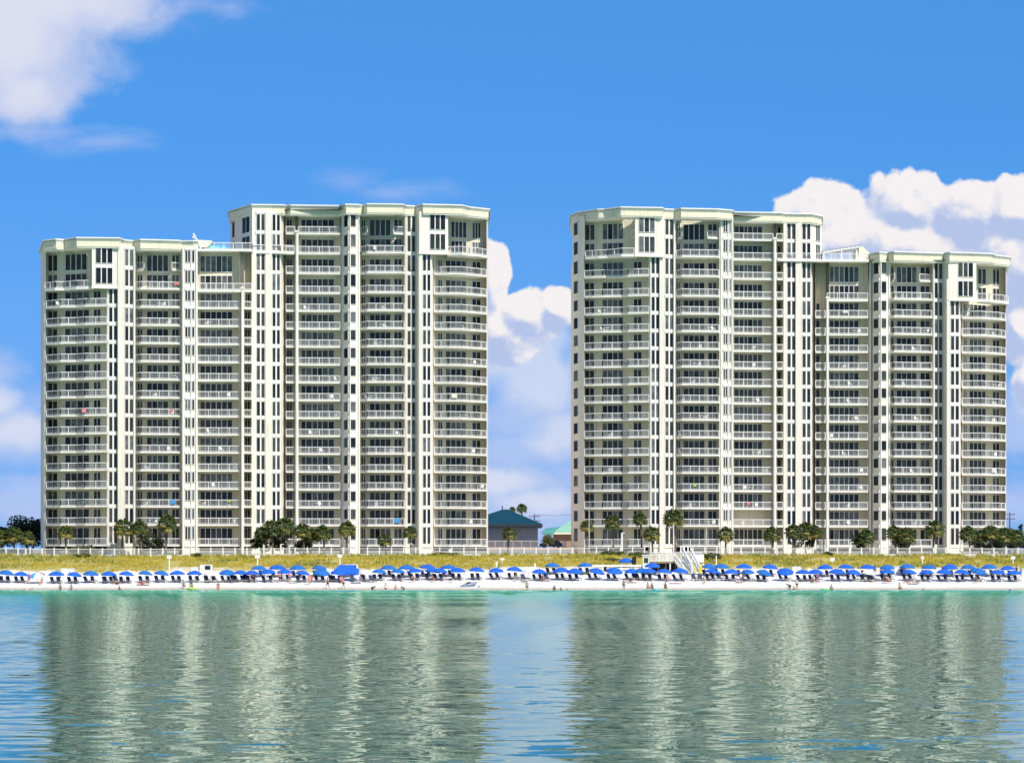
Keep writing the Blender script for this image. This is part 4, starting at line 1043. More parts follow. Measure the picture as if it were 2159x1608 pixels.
# ------------------------------------------------------------------ roof-top things
def pergola():
    D = 545.5; z = ZL[16] + .03; t = thing('roof_pergola', 'slatted white pergola sloping up on the roof terrace of the right tower', 'pergola', (PX(1780, D), D, z)); o = t.location
    xa, xb = PX(1737, D), PX(1815, D); za, zb = z + 1.7, z + 2.75
    m = MB()
    for k in range(9):
        y = D + 1 + k * .62; m.bar((xa, y, za), (xb, y, zb), .1, .16)
    m.bar((xa, D + .9, za - .12), (xb, D + .9, zb - .12), .14, .2); m.bar((xa, D + 6.2, za - .12), (xb, D + 6.2, zb - .12), .14, .2); m.build('slat_roof', M['white'], t, o)
    m = MB(); n = 15
    for k in range(n + 1):
        q = k / n; x = xa + (xb - xa) * q; zz = za + (zb - za) * q + .17; m.bar((x, D + .7, zz), (x, D + 6.4, zz), .22, .05)
    m.build('louvre', mat('louvre_grey', (.36, .33, .30), .6), t, o)
    for q in (0.02, .5, .98):
        for y in (D + 1, D + 6): 
            m = MB(); x = xa + (xb - xa) * q; m.box(x - .09, x + .09, y - .09, y + .09, z, za + (zb - za) * q - .2); m.build('post', M['white'], t, o)
    m = MB(); ys = D + 1.2
    for y0, y1 in ((ys, ys + 5),): m.raw([(PX(1806, D), y0, z), (PX(1838, D), y0, z), (PX(1837, D), y0, z + 1.3), (PX(1820, D), y0, z + 2.7), (PX(1806, D), y0, z + 2.2), (PX(1806, D), y1, z), (PX(1838, D), y1, z), (PX(1837, D), y1, z + 1.3), (PX(1820, D), y1, z + 2.7), (PX(1806, D), y1, z + 2.2)],
        [(0, 1, 2, 3, 4), (9, 8, 7, 6, 5), (1, 6, 7, 2), (2, 7, 8, 3), (3, 8, 9, 4), (0, 4, 9, 5)])
    m.build('end_wall', M['wall2'], t, o)
pergola()
def sail():
    D = 528.5; z = ZL[16] + .02; t = thing('shade_canopy', 'cream boat shaped canopy on the roof step of the left tower', 'canopy', (PX(428, D), D, z)); o = t.location
    P = lambda px, py, d=0: (PX(px, D + d), D + d, PZ(py, D + d)); m = MB()
    a = [P(415, 505.5), P(447.5, 507), P(443, 515), P(438, 520), P(424, 521.5)]; b = [(x, y + 3, zz) for x, y, zz in a]
    m.raw(a + b, [(0, 4, 3, 2, 1), (5, 6, 7, 8, 9), (0, 1, 6, 5), (1, 2, 7, 6), (2, 3, 8, 7), (3, 4, 9, 8), (4, 0, 5, 9)]); m.build('fabric', M['cream'], t, o)
    m = MB(); m.bar(P(408, 492), P(424, 524), .42, .3); m.build('mast', M['whitecanvas'], t, o)
    m = MB(); m.bar(P(406, 499), P(413, 503), .3, .3); m.build('bracket', M['wall2'], t, o)
sail()
for i, (px, lab) in enumerate(((447, 'left turquoise lounge seat on the left tower roof terrace'), (458, 'middle turquoise lounge seat on the left tower roof terrace'), (470, 'right turquoise lounge seat on the left tower roof terrace'))):
    D = 529.5; t = thing('terrace_seat', lab, 'seat', (PX(px, D), D, ZL[16] + .02), rnd.uniform(-.4, .4), 'turquoise seats on the roof terrace')
    m = MB(); m.box(-.42, .42, -.4, .4, .22, .42); m.build('seat', M['cyan'], t); m = MB(); m.bar((-.0, .4, .42), (0, .55, 1.0), .84, .1, up=(0, 1, 0)); m.build('backrest', M['cyan'], t)
    for sx in (-.35, .35):
        for sy in (-.33, .33): m = MB(); m.box(sx - .03, sx + .03, sy - .03, sy + .03, 0, .215); m.build('leg', M['white'], t)
for (px, D, z, h, lab) in ((102, 530, ZL[16], 1.9, 'thin antenna on the left end roof of the left tower'), (519, 545, ZL[18], 2.3, 'thin antenna at the left corner of the high left roof'), (976, 540, ZL[18], 2.4, 'thin antenna near the right end of the high left roof'),
                          (1711, 552, ZL[18], 2.0, 'thin antenna at the right corner of the high right roof'), (2082, 555, ZL[16], 2.0, 'thin antenna near the right end of the low right roof'), (1889, 553, ZL[16], 2.0, 'left antenna on the low right roof'), (1853, 553, ZL[16], 2.2, 'antenna by the pergola on the low right roof')):
    t = thing('antenna', lab, 'antenna', (PX(px, D), D, z)); m = MB(); m.tube([(0, 0, 0), (0, 0, h)], .025, 6); m.build('mast', M['black'], t); m = MB(); m.bar((-.3, 0, h - .3), (.3, 0, h - .3), .03); m.build('crossbar', M['black'], t)

# ------------------------------------------------------------------ balcony furniture and towels
def make_bchair(name='balcony_chair'):
    t = thing(name, 'x', 'chair'); m = MB(); m.box(-.26, .26, -.26, .26, .38, .43); m.build('seat', M['white'], t)
    m = MB(); m.bar((0, .26, .43), (0, .36, .95), .52, .05, up=(0, 1, 0)); m.build('backrest', M['white'], t)
    for sx in (-1, 1):
        m = MB(); m.box(sx * .27 - .025, sx * .27 + .025, -.26, .3, .6, .65); m.build('armrest', M['white'], t)
        for sy in (-1, 1): m = MB(); m.box(sx * .24 - .025, sx * .24 + .025, sy * .24 - .025, sy * .24 + .025, 0, .378); m.build('leg', M['white'], t)
    return Proto(t)
def make_btable():
    t = thing('balcony_table', 'x', 'table'); m = MB(); m.tube([(0, 0, .68), (0, 0, .72)], .42, 14); m.build('tabletop', M['white'], t); m = MB(); m.tube([(0, 0, .03), (0, 0, .68)], .04, 8); m.tube([(0, 0, 0), (0, 0, .03)], .22, 10); m.build('pedestal', M['rail'], t); return Proto(t)
BC, BT = make_bchair(), make_btable()
STK = {'left': [('far left', 105, 218, 524.6), ('second', 292, 376, 525.3), ('third', 421, 500, 527.2), ('fourth', 634, 712, 532.9), ('fifth', 768, 848, 532.2), ('far right', 935, 1018, 536.4)],
       'right': [('far left', 1240, 1362, 539.6), ('second', 1432, 1510, 539.1), ('third', 1551, 1622, 543.4), ('fourth', 1752, 1824, 545.9), ('fifth', 1885, 1958, 545.6), ('far right', 2042, 2112, 551.2)]}
r = random.Random(21)
for tw, st in STK.items():
    for (nm, a, b, D) in st:
        top = 13
        for fl in range(1, top + 1):
            if r.random() < .30: continue
            px = r.uniform(a, b); BC.put((PX(px, D), D, ZL[fl] + .005), r.uniform(-1.2, 1.2), 'white chair on %s tower, %s balcony stack, %s floor up' % (tw, nm, nth(fl)), None, 'white chairs on the balconies')
            if r.random() < .45:
                px2 = px + (9 if px < (a + b) / 2 else -9); BT.put((PX(px2, D + .2), D + .2, ZL[fl] + .005), 0, 'white round table on %s tower, %s balcony stack, %s floor up' % (tw, nm, nth(fl)), None, 'white tables on the balconies')
def towel(px, D, lv, col, lab, w=.75, h=.8):
    x = PX(px, D); z = ZL[lv] + 1.12; m = MB(); n = 6
    for k in range(n):
        u0 = -w / 2 + w * k / n; u1 = u0 + w / n; f = .03 * math.sin(k * 2.1); f1 = .03 * math.sin((k + 1) * 2.1)
        m.face([(x + u0, D - .09 - f, z - h), (x + u1, D - .09 - f1, z - h), (x + u1, D - .09, z), (x + u0, D - .09, z)]); m.face([(x + u0, D - .09, z), (x + u1, D - .09, z), (x + u1, D + .09, z), (x + u0, D + .09, z)])
        m.face([(x + u1, D + .09 + f1, z - h * .6), (x + u0, D + .09 + f, z - h * .6), (x + u0, D + .09, z), (x + u1, D + .09, z)])
    tag(m.build('towel', col), lab, 'towel', 'towels hung over balcony rails')
for q in ((177, 521.2, 7, M['pink'], 'pink towel over the rail of the left tower far left stack'), (361, 524.0, 7, M['red'], 'faded red towel over a middle rail of the second stack', .6, .6), (372, 524.1, 14, M['red'], 'red patterned towel on the penthouse rail of the second stack', .9, .55),
          (364, 524.0, 2, M['towelblue'], 'blue towel low on the second stack of the left tower'), (838, 530.5, 1, M['towelblue'], 'bright blue towel low on the fifth stack of the left tower', 1.0), (484, 526.3, 2, M['lime'], 'small yellow-green towel low on the third stack', .4, .4),
          (1465, 537.1, 3, M['lime'], 'lime green towel on the second stack of the right tower', .5, .5), (958, 532.4, 8, M['cream'], 'cream towel on the far right stack of the left tower', 1.0), (790, 530.2, 16, M['whitecanvas'], 'white towel on the penthouse rail of the left tower', .5),
          (1722 + 60, 544.8, 13, M['whitecanvas'], 'white towel on the fourth stack of the right tower', .9, .5), (2095, 548.0, 4, M['whitecanvas'], 'white towel low on the far right stack of the right tower', .8), (1578, 542.4, 2, M['pink'], 'pink towel low on the third stack of the right tower', .5, .5)):
    towel(*q)

# ------------------------------------------------------------------ beach furniture
def make_umbrella(seed, cm, name='beach_umbrella', Rr=1.2):
    r = random.Random(seed); t = thing(name, 'x', 'umbrella'); n = 8; m = MB(); rings = []
    for k, (q, z) in enumerate(((0, 1.92), (.28, 1.86), (.55, 1.74), (.80, 1.57), (1.0, 1.37))):
        ring = []
        for i in range(n * 2):
            a = math.pi * i / n; rr = q * Rr * (1.0 if i % 2 == 0 else .955); ring.append((math.cos(a) * rr, math.sin(a) * rr, z + (0 if i % 2 == 0 else -.025 * q)))
        rings.append(ring)
    for k in range(4):
        for i in range(2 * n):
            j = (i + 1) % (2 * n); m.face([rings[k + 1][i], rings[k + 1][j], rings[k][j], rings[k][i]] if k else [rings[1][i], rings[1][j], rings[0][0]], (i // 2) % len(cm))
    for i in range(2 * n):     # valance
        j = (i + 1) % (2 * n); a, b = Vector(rings[4][i]), Vector(rings[4][j]); m.face([a + Vector((0, 0, -.13)), b + Vector((0, 0, -.13)), b, a], (i // 2) % len(cm))
    c = m.build('canopy', cm, t); m = MB()
    for i in range(n):
        a = 2 * math.pi * i / n; m.bar((0, 0, 1.9), (math.cos(a) * Rr * .97, math.sin(a) * Rr * .97, 1.37), .02)
    m.build('ribs', M['wood'], c); m = MB(); m.tube([(0, 0, -.3), (0, 0, 2.08)], .024, 8); m.ball((0, 0, 2.1), .04, .04, .05); m.build('pole', M['wood'], t)
    return Proto(t)
def make_lounger(seed, back=.42):
    t = thing('beach_lounger', 'x', 'lounge chair'); m = MB()
    m.box(-.30, .30, -.85, .30, .335, .40); m.build('seat', M['navy'], t); m = MB()
    m.bar((0, .30, .38), (0, .30 + back, 1.10), .60, .07, up=(0, 1, 0)); m.build('backrest', M['navy'], t); m = MB()
    for s_ in (-1, 1):
        m.box(s_ * .335 - .03, s_ * .335 + .03, -.9, .40, .27, .33); m.bar((s_ * .335, .32, .3), (s_ * .335, .34 + back, 1.12), .05); m.bar((s_ * .335, -.25, .62), (s_ * .335, .45, .62), .05, .04)
        m.box(s_ * .335 - .02, s_ * .335 + .02, -.25, -.21, .33, .60)
    m.box(-.305, .305, -.9, -.84, .27, .33); m.build('frame', M['wood'], t)
    for sx in (-.335, .335):
        for sy in (-.75, .33): m = MB(); m.box(sx - .03, sx + .03, sy - .03, sy + .03, -.08, .268); m.build('leg', M['wood'], t)
    return Proto(t)
UB = [make_umbrella(1, [M['blue']]), make_umbrella(2, [M['blue2']])]
UW = make_umbrella(3, [M['whitecanvas']], 'white_umbrella', 1.15)
UR = make_umbrella(4, [M['whitecanvas'], M['teal'], M['whitecanvas'], M['whitecanvas'], M['towelblue'], M['whitecanvas'], M['whitecanvas'], M['purple'] if 'purple' in M else CL['purple']], 'striped_umbrella', 1.2)
LG = [make_lounger(1), make_lounger(2, .30), make_lounger(3, .62)]
FRONT = [11, 44, 119, 155, 191, 229, 265, 305, 338, 374, 410, 479, 507, 531, 565, 601, 636, 676, 712, 798, 838, 876, 910, 926, 964, 1004, 1046, 1083, 1136, 1184, 1212, 1254, 1293, 1332, 1353, 1367, 1399, 1433, 1500, 1542, 1576, 1607, 1655, 1693, 1719, 1764, 1798, 1871, 1916, 1954, 1990, 2027, 2059, 2102, 2138]
BACKR = [545, 585, 628, 672, 735, 818, 857, 900, 945, 1164, 1234, 1375, 1494, 1520, 1568, 1622, 1740, 1783, 1829, 1871, 1912, 1958, 2003, 2041, 2086, 2125]
r = random.Random(33)
def shore(px): return 0.0
for i, px in enumerate(FRONT):
    D = 472.5 + r.uniform(-.5, .7) + (2.2 if 780 < px < 1110 else 0); p = GP(px, D); tilt = r.uniform(-.08, .12)
    k = r.uniform(1.0, 1.12) * (1.06 if px in (2059, 1293, 1254, 676, 1655) else 1)
    o = UB[r.random() < .35].put(p, r.uniform(0, .8), 'blue beach umbrella, %s from the left in the front row' % nth(i + 1), (k, k, k * .93), 'blue beach umbrellas in the front row')
    o.rotation_euler = (r.uniform(.0, .14) + (.22 if px in (2059, 676, 1293, 1655, 1254, 1607) else 0), tilt, r.uniform(0, .8))
    turn = r.uniform(.30, .62)
    for s_, nm in ((-1, 'left'), (1, 'right')):
        q = GP(px + s_ * r.uniform(5.6, 7.4), D + r.uniform(-.5, .1) - .2)
        LG[r.choice((0, 0, 1, 2))].put(q, turn + r.uniform(-.08, .08), 'navy lounger, %s of the pair under front row umbrella %s from left' % (nm, nth(i + 1)), (.78, 1, .95), 'navy loungers under the front row')
for i, px in enumerate(BACKR):
    D = 479.3 + r.uniform(-.6, .6); p = GP(px, D); k = r.uniform(1.02, 1.14)
    o = UB[r.random() < .6].put(p, r.uniform(0, .8), 'blue beach umbrella, %s from the left in the back row' % nth(i + 1), (k, k, k * .93), 'blue beach umbrellas in the back row')
    o.rotation_euler = (r.uniform(0, .1), r.uniform(-.07, .1), r.uniform(0, .8))
    turn = r.uniform(.3, .6)
    for s_, nm in ((-1, 'left'), (1, 'right')):
        q = GP(px + s_ * r.uniform(6, 8), D - .2 + r.uniform(-.3, .1)); LG[r.choice((0, 1))].put(q, turn, 'navy lounger, %s of the pair under back row umbrella %s from left' % (nm, nth(i + 1)), (.78, 1, .95), 'navy loungers under the back row')
o = UR.put(GP(79, 472), .3, 'white and multicoloured umbrella leaning low near the left edge', (1.08, 1.08, .95)); o.rotation_euler = (.25, -.15, .5)
for (px, D, lab) in ((443, 472, 'white umbrella with dark edge in the front row left of centre'), (770, 473.5, 'white umbrella just right of the blue tent'), (1115, 475, 'pale umbrella between the blue ones near the middle'), (1829, 472, 'white umbrella low in the front row of the right half')):
    o = UW.put(GP(px, D), .2, lab, (1, 1, .95), 'white beach umbrellas'); o.rotation_euler = (.12, rnd.uniform(-.15, .15), .3)
EX = [(222, 'lone navy lounger left of a blue umbrella near the left'), (246, 'reclined lounger with a dark towel near the left'), (452, 'navy lounger left of the white umbrella'), (437, 'navy lounger under the white umbrella'), (494, 'navy lounger between two left-hand umbrellas'), (520, 'navy lounger right of the twin umbrellas'),
      (700, 'navy lounger before the blue tent, left'), (745, 'navy lounger before the blue tent, right'), (768, 'navy lounger under the white umbrella beside the tent'), (785, 'navy lounger right of the white umbrella beside the tent'), (1106, 'navy lounger by the pale umbrella near the middle'), (1155, 'navy lounger alone before the gap between towers'),
      (1465, 'navy lounger left of the pair by the stairs foot'), (1478, 'navy lounger right of the pair by the stairs foot'), (1822, 'navy lounger left under the low white umbrella'), (1836, 'navy lounger right under the low white umbrella'), (1520, 'navy lounger between two right-hand umbrellas'), (1844, 'lounger standing upright behind the low white umbrella')]
for px, lab in EX: LG[rnd.choice((0, 2))].put(GP(px, 472 + rnd.uniform(-.4, .8)), rnd.uniform(.3, .6), lab, None, 'extra navy loungers')
def tent():
    p = GP(728, 474.5); t = thing('beach_tent', 'big bright blue tent awning with a dark window, left of centre', 'tent', p)
    m = MB(); w, d = 2.15, 1.5
    a = [(-w, -d, 1.25), (w, -d, 1.15), (w, d, 1.75), (-w + .9, d, 2.2)]; top = (-.9, .2, 2.55); top2 = (1.4, .3, 2.3)
    m.face([a[0], a[1], top2, top]); m.face([a[1], a[2], top2]); m.face([a[2], a[3], top, top2]); m.face([a[3], a[0], top]); m.face([(-w, -d, 1.0), (w, -d, .85), a[1], a[0]]); m.face([(w, -d, .85), (w, d, 1.0), a[2], a[1]]); m.build('canopy', M['blue'], t)
    for (x, y, h) in ((-w, -d, 1.25), (w, -d, 1.15), (w, d, 1.7), (-w + .9, d, 2.1)): m = MB(); m.tube([(x, y, -.2), (x, y, h)], .03, 6); m.build('pole', M['white'], t)
tent()
def cart(px, D, w, h, lab, dark=False):
    p = GP(px, D); t = thing('storage_box', lab, 'box', p); m = MB(); d = 1.0
    m.prism([(-w / 2, -d / 2), (w / 2, -d / 2), (w / 2, d / 2), (-w / 2, d / 2)], -.15, h - .12); m.build('body', M['white'], t)
    m = MB(); m.prism([(-w / 2 - .05, -d / 2 - .05), (w / 2 + .05, -d / 2 - .05), (w / 2 + .05, d / 2 + .05), (-w / 2 - .05, d / 2 + .05)], h - .118, h); m.build('lid', M['rail'], t)
    m = MB(); m.box(w * .12, w * .12 + .16, -d / 2 - .03, -d / 2 - .002, h * .55, h * .66); m.build('latch', M['black'], t)
    if dark: m = MB(); m.box(-w * .1, w * .38, -d / 2 - .04, -d / 2 - .002, h * .52, h * .88); m.build('hatch', M['black'], t)
cart(143, 480.5, 2.0, 1.45, 'white storage box behind the umbrellas at the left'); cart(411, 482, 1.2, 1.2, 'smaller white box left of the kiosk box'); cart(435, 481.5, 1.9, 1.75, 'white kiosk box with a dark hatch left of centre', True)
cart(742, 481.5, 1.9, 1.7, 'white box with a dark hatch just behind the blue tent', True); cart(1679, 480.5, 1.3, 1.35, 'white storage box behind the umbrellas right of the stairs'); cart(1897, 481, 1.9, 1.3, 'cream-white box behind the umbrellas far right'); cart(2120, 481.5, 1.9, 1.1, 'low white box near the right edge')
def sign(px, D, top, lab, w=.75, h=.5, two=False):
    x = PX(px, D); z = ground(x, D); H = PZ(top, D) - z; t = thing('beach_sign', lab, 'sign', (x, D, z)); m = MB()
    if two:
        for q in (-.22, .22): m.box(q - .05, q + .05, -.03, .03, -.3, H - h)
    else: m.box(-.07, .07, -.04, .04, -.3, H - h)
    m.build('post', M['white'], t); m = MB(); m.box(-w / 2, w / 2, -.075, -.042, H - h, H); m.box(-w / 2 + .08, w / 2 - .08, -.08, -.0755, H - h * .42, H - h * .30, 1); m.build('board', [M['sign'], M['sign']], t)
for q in ((357, 484, 1170, 'white sign on a post left of the kiosk box'), (543, 486, 1170, 'wide white sign on a post left of centre', .8, .45), (717, 485, 1168, 'white sign on a post above the blue tent'), (1059, 493, 1176, 'pale sign in the dune grass before the lone palm', .7, .35),
          (1047, 485, 1183, 'narrow white marker post in the dune near the middle', .3, .7), (1755, 491, 1175, 'cream sign in the dune right of the stairs', .75, .6), (1945, 492, 1172, 'small white forked sign in the dune far right', .5, .5), (2136, 492, 1172, 'small white sign in the dune at the right edge', .7, .5), (1128, 481, 1187, 'short white marker post near the middle umbrellas', .25, .5)):
    sign(*q)
def lamp(px, D, top, foot, lab, w=.16, head=True):
    x = PX(px, D); z = ground(x, D); t = thing('lamp_post', lab, 'lamp post', (x, D, z)); H = PZ(top, D) - z; m = MB(); m.tube([(0, 0, -.3), (0, 0, H)], [w * .6, w * .45], 10); m.build('pole', M['white'], t)
    if head: m = MB(); m.bar((0, 0, H + .02), (.55, 0, H + .02), .2, .12); m.build('lamp_head', M['white'], t)
for q in ((1311, 516.4, 1123, 0, 'tall white lamp post left of the beach stairs', .36), (1793, 516.6, 1143, 0, 'white lamp post before the fence in the right half', .28), (1696, 516.4, 1140, 0, 'slim white lamp post below the broad palm clump', .14), (1232 + 10, 518, 1075, 0, 'very thin tall pole before the right tower left end', .09, False),
          (1420, 518, 1105, 0, 'slim white post under the largest palm', .2, False), (54, 516.5, 1157, 0, 'thick white post in the fence line near the left', .3, False), (556, 516.4, 1148, 0, 'white post under the dark palm clump, left', .3, False), (592, 516.5, 1147, 0, 'curved white lamp under the dark palm clump', .3), (610, 516.6, 1150, 0, 'white post under the dark palm clump, right', .26, False),
          (863, 516.5, 1146, 0, 'short white lamp post left of the slim palm', .2), (1548 + 14, 516.5, 1160, 0, 'thick white gate post right of the stairs', .5, False), (1733, 516.4, 1138, 0, 'thin white post left of the round column', .12, False), (1489, 516, 1110, 0, 'thin white post right of the stairs', .09, False), (1857, 517, 1060, 0, 'very thin tall flag pole before the right tower', .10, False), (1510, 489, 1171, 0, 'pale yellow-green post in the dune right of the stairs', .22, False)):
    lamp(*q)
def closed_umb(px, D, top, lab, lean=0.0, w=.28):
    x = PX(px, D); z = ground(x, D); H = PZ(top, D) - z; t = thing('closed_umbrella', lab, 'umbrella', (x, D, z)); m = MB(); m.tube([(0, 0, H * .34), (0, 0, H * .42), (0, 0, H * .8), (0, 0, H)], [w * .7, w, w * .55, .04], 9); m.build('canopy', M['cream'], t)
    m = MB(); m.tube([(0, 0, -.2), (0, 0, H + .05)], .03, 6); m.build('pole', M['white'], t); t.rotation_euler = (0, lean, 0)
for q in ((283, 519, 1124, 'closed cream umbrella between two palms of the left tower'), (949, 517.5, 1156, 'cream umbrella folded behind the fence at the left tower end', 0, .5), (1716, 517.3, 1136, 'closed cream umbrella leaning under the broad palm clump', .12, .3), (2027, 518, 1147, 'closed white umbrella behind the fence right of the yellow pilaster', 0, .4), (1633, 518, 1140, 'closed cream umbrella before the round column of the right tower', 0, .28)):
    closed_umb(*q)
def kiosk():
    p = GP(1362, 485.5); t = thing('beach_kiosk', 'narrow cream kiosk with a green window beside the beach stairs', 'kiosk', p); m = MB(); H = PZ(1171, 485.5) - p[2]
    m.box(-.55, .55, -.5, .5, -.2, H); m.build('wall', M['cream'], t); m = MB(); m.box(-.35, .35, -.53, -.503, H * .38, H * .82); m.build('window', mat('green_dark_glass', (.02, .06, .04), .2), t)
    m = MB(); m.box(-.7, .7, -.65, .65, H + .002, H + .14); m.build('roof', M['white'], t)
kiosk()
o = UB[0].put((PX(1320, 486), 486, PZ(1205, 486)), 0, 'blue umbrella standing high on the dune beside the kiosk', (1.05, 1.05, 1.2), 'blue beach umbrellas on the dune')
def counter():
    D = 482.0; z = ground(PX(1300, D), D); t = thing('service_counter', 'long white service table on the dune foot left of the kiosk', 'table', (PX(1290, D), D, z)); H = PZ(1190, D) - z
    m = MB(); m.box(PX(1248, D) - t.location.x, PX(1352, D) - t.location.x, -.5, .5, H - .3, H); m.build('tabletop', M['white'], t)
    for k in range(6):
        x = PX(1250 + k * 20, D) - t.location.x; m = MB(); m.box(x, x + .12, -.4, -.28, -.3, H - .302); m.build('leg', M['white'], t)
    m = MB(); m.box(PX(1273, D) - t.location.x, PX(1279, D) - t.location.x, -.45, .3, H - .95, H - .31); m.build('drawer', M['black'], t)
counter()
t = thing('trash_barrel', 'black barrel on the dune beside the kiosk', 'barrel', (PX(1337, 485), 485, PZ(1181, 485))); m = MB(); m.tube([(0, 0, -.8), (0, 0, .5)], [.33, .36], 12); m.build('body', M['black'], t); m = MB(); m.tube([(0, 0, .505), (0, 0, .58)], .38, 12); m.build('rim', M['black'], t)

# ------------------------------------------------------------------ boardwalk landing and stairs
def stairs():
    D = 484.6; zt = PZ(1183.5, D); xa, xb = PX(1372, D), PX(1484, D); t = thing('beach_stairs', 'white railed wooden landing with two flights of stairs down to the sand', 'stairs', ((xa + xb) / 2, D, ground((xa + xb) / 2, D))); o = t.location
    m = MB(); m.box(xa, xb, D, D + 4.5, zt - .25, zt); m.build('deck', M['wood'], t, o)
    m = MB(); railing(m, [(xa + .1, D + .1), (PX(1424, D), D + .1)], zt, 1.15, .2, 1.5, .07); m.build('railing', M['white'], t, o)
    m = MB(); railing(m, [(xa + .1, D + 4.4), (xb - .1, D + 4.4)], zt, 1.5, .2, 1.5, .07); m.build('railing', M['white'], t, o)
    m = MB(); m.box(PX(1456, D), xb, D - .02, D + .1, zt - .1, zt + 1.15)
    for k in range(8): m.box(PX(1456, D) + .1 + k * .26, PX(1456, D) + .17 + k * .26, D - .05, D - .022, zt, zt + 1.1)
    m.build('side_panel', M['white'], t, o)
    for k, px in enumerate((1373, 1388, 1404, 1413, 1424, 1440, 1458, 1471, 1483)):
        x = PX(px, D); m = MB(); m.box(x - .09, x + .09, D + .05, D + .23, ground(x, D) - 1.6, zt - .252); m.build('post', M['white' if k in (3, 8) else 'darkwood'], t, o)
    m = MB(); m.box(xa + .2, PX(1430, D), D + 2.2, D + 2.3, zt - 3.2, zt - .26); m.build('underdeck_shade', M['black'], t, o)  # black sheet added to stand in for the shade under the deck
    for (a, b, ytop, y2) in (((1424, zt), (1441, 0), D, D - 5.4), ((1440, zt + 1.2), (1459, 0), D + .3, D - 5.6)):
        x0, z0 = PX(a[0], D), a[1]; x1 = PX(b[0], y2); z1 = PZ(1206, y2)
        fl = MB()
        for s_ in (0, 1.25):
            fl.bar((x0 + s_, ytop, z0 - .1), (x1 + s_, y2, z1), .12, .34)
        n = 13
        for i in range(n):
            q = (i + .5) / n; xx = x0 + (x1 - x0) * q; yy = ytop + (y2 - ytop) * q; zz = z0 + (z1 - z0) * q; fl.box(xx + .05, xx + 1.2, yy - .16, yy + .16, zz, zz + .05)
        f = fl.build('stair_flight', M['white'], t, o)
        h = MB()
        for s_ in (0, 1.25):
            h.bar((x0 + s_, ytop, z0 + 1.0), (x1 + s_, y2, z1 + 1.0), .17, .22)
            h.bar((x0 + s_, ytop, z0 + .55), (x1 + s_, y2, z1 + .55), .07, .12)
            for i in range(6):
                q = i / 5; xx = x0 + (x1 - x0) * q + s_; yy = ytop + (y2 - ytop) * q; zz = z0 + (z1 - z0) * q; h.box(xx - .07, xx + .07, yy - .07, yy + .07, zz - .2, zz + 1.0)
        h.build('handrail', M['white'], f, o)
    for px in (1436, 1443, 1451): 
        x = PX(px, D + 4); m = MB(); m.box(x - .11, x + .11, D + 4.5, D + 4.7, zt, PZ(1150, D + 4)); m.build('gate_post', M['white'], t, o)
stairs()
t = thing('paddleboard', 'yellow paddleboard standing upright right of the stairs foot', 'paddleboard', GP(1474, 476)); m = MB(); m.tube([(0, 0, -.1), (.08, 0, .5), (.22, 0, 1.3), (.34, 0, 1.75)], [.16, .28, .27, .06], 10); o = m.build('board', M['yellow'], t); o.scale = (1, .35, 1.25)
m = MB(); m.box(.02, .05, .08, .22, .1, .3); m.build('fin', M['black'], t)
def kayak(px, D, col, lab, rot, L=2.6, tilt=.18):
    t = thing('kayak', lab, 'kayak', (PX(px, D), D, ground(PX(px, D), D) + .22), rot); t.rotation_euler = (0, tilt, rot); m = MB(); m.tube([(-L / 2, 0, .12), (-L * .35, 0, 0), (0, 0, -.03), (L * .35, 0, 0), (L / 2, 0, .14)], [.03, .28, .36, .28, .03], 12); m.build('hull', col, t, smooth=True)
    m = MB(); m.tube([(-.5, 0, .27), (.1, 0, .28), (.5, 0, .27)], [.1, .24, .1], 10); m.build('seat', M['black'], t)
kayak(988, 464.5, M['greyblue'], 'grey-blue kayak pulled up on the wet sand', .25, 2.9, -.24)
m = MB(); x, y, z = GP(1010, 463.5); m.ball((x, y, z + .08), .16, .16, .14, 10, 8); tag(m.build('beach_ball', M['greyblue'], smooth=True), 'small grey-blue ball on the sand right of the kayak', 'ball')

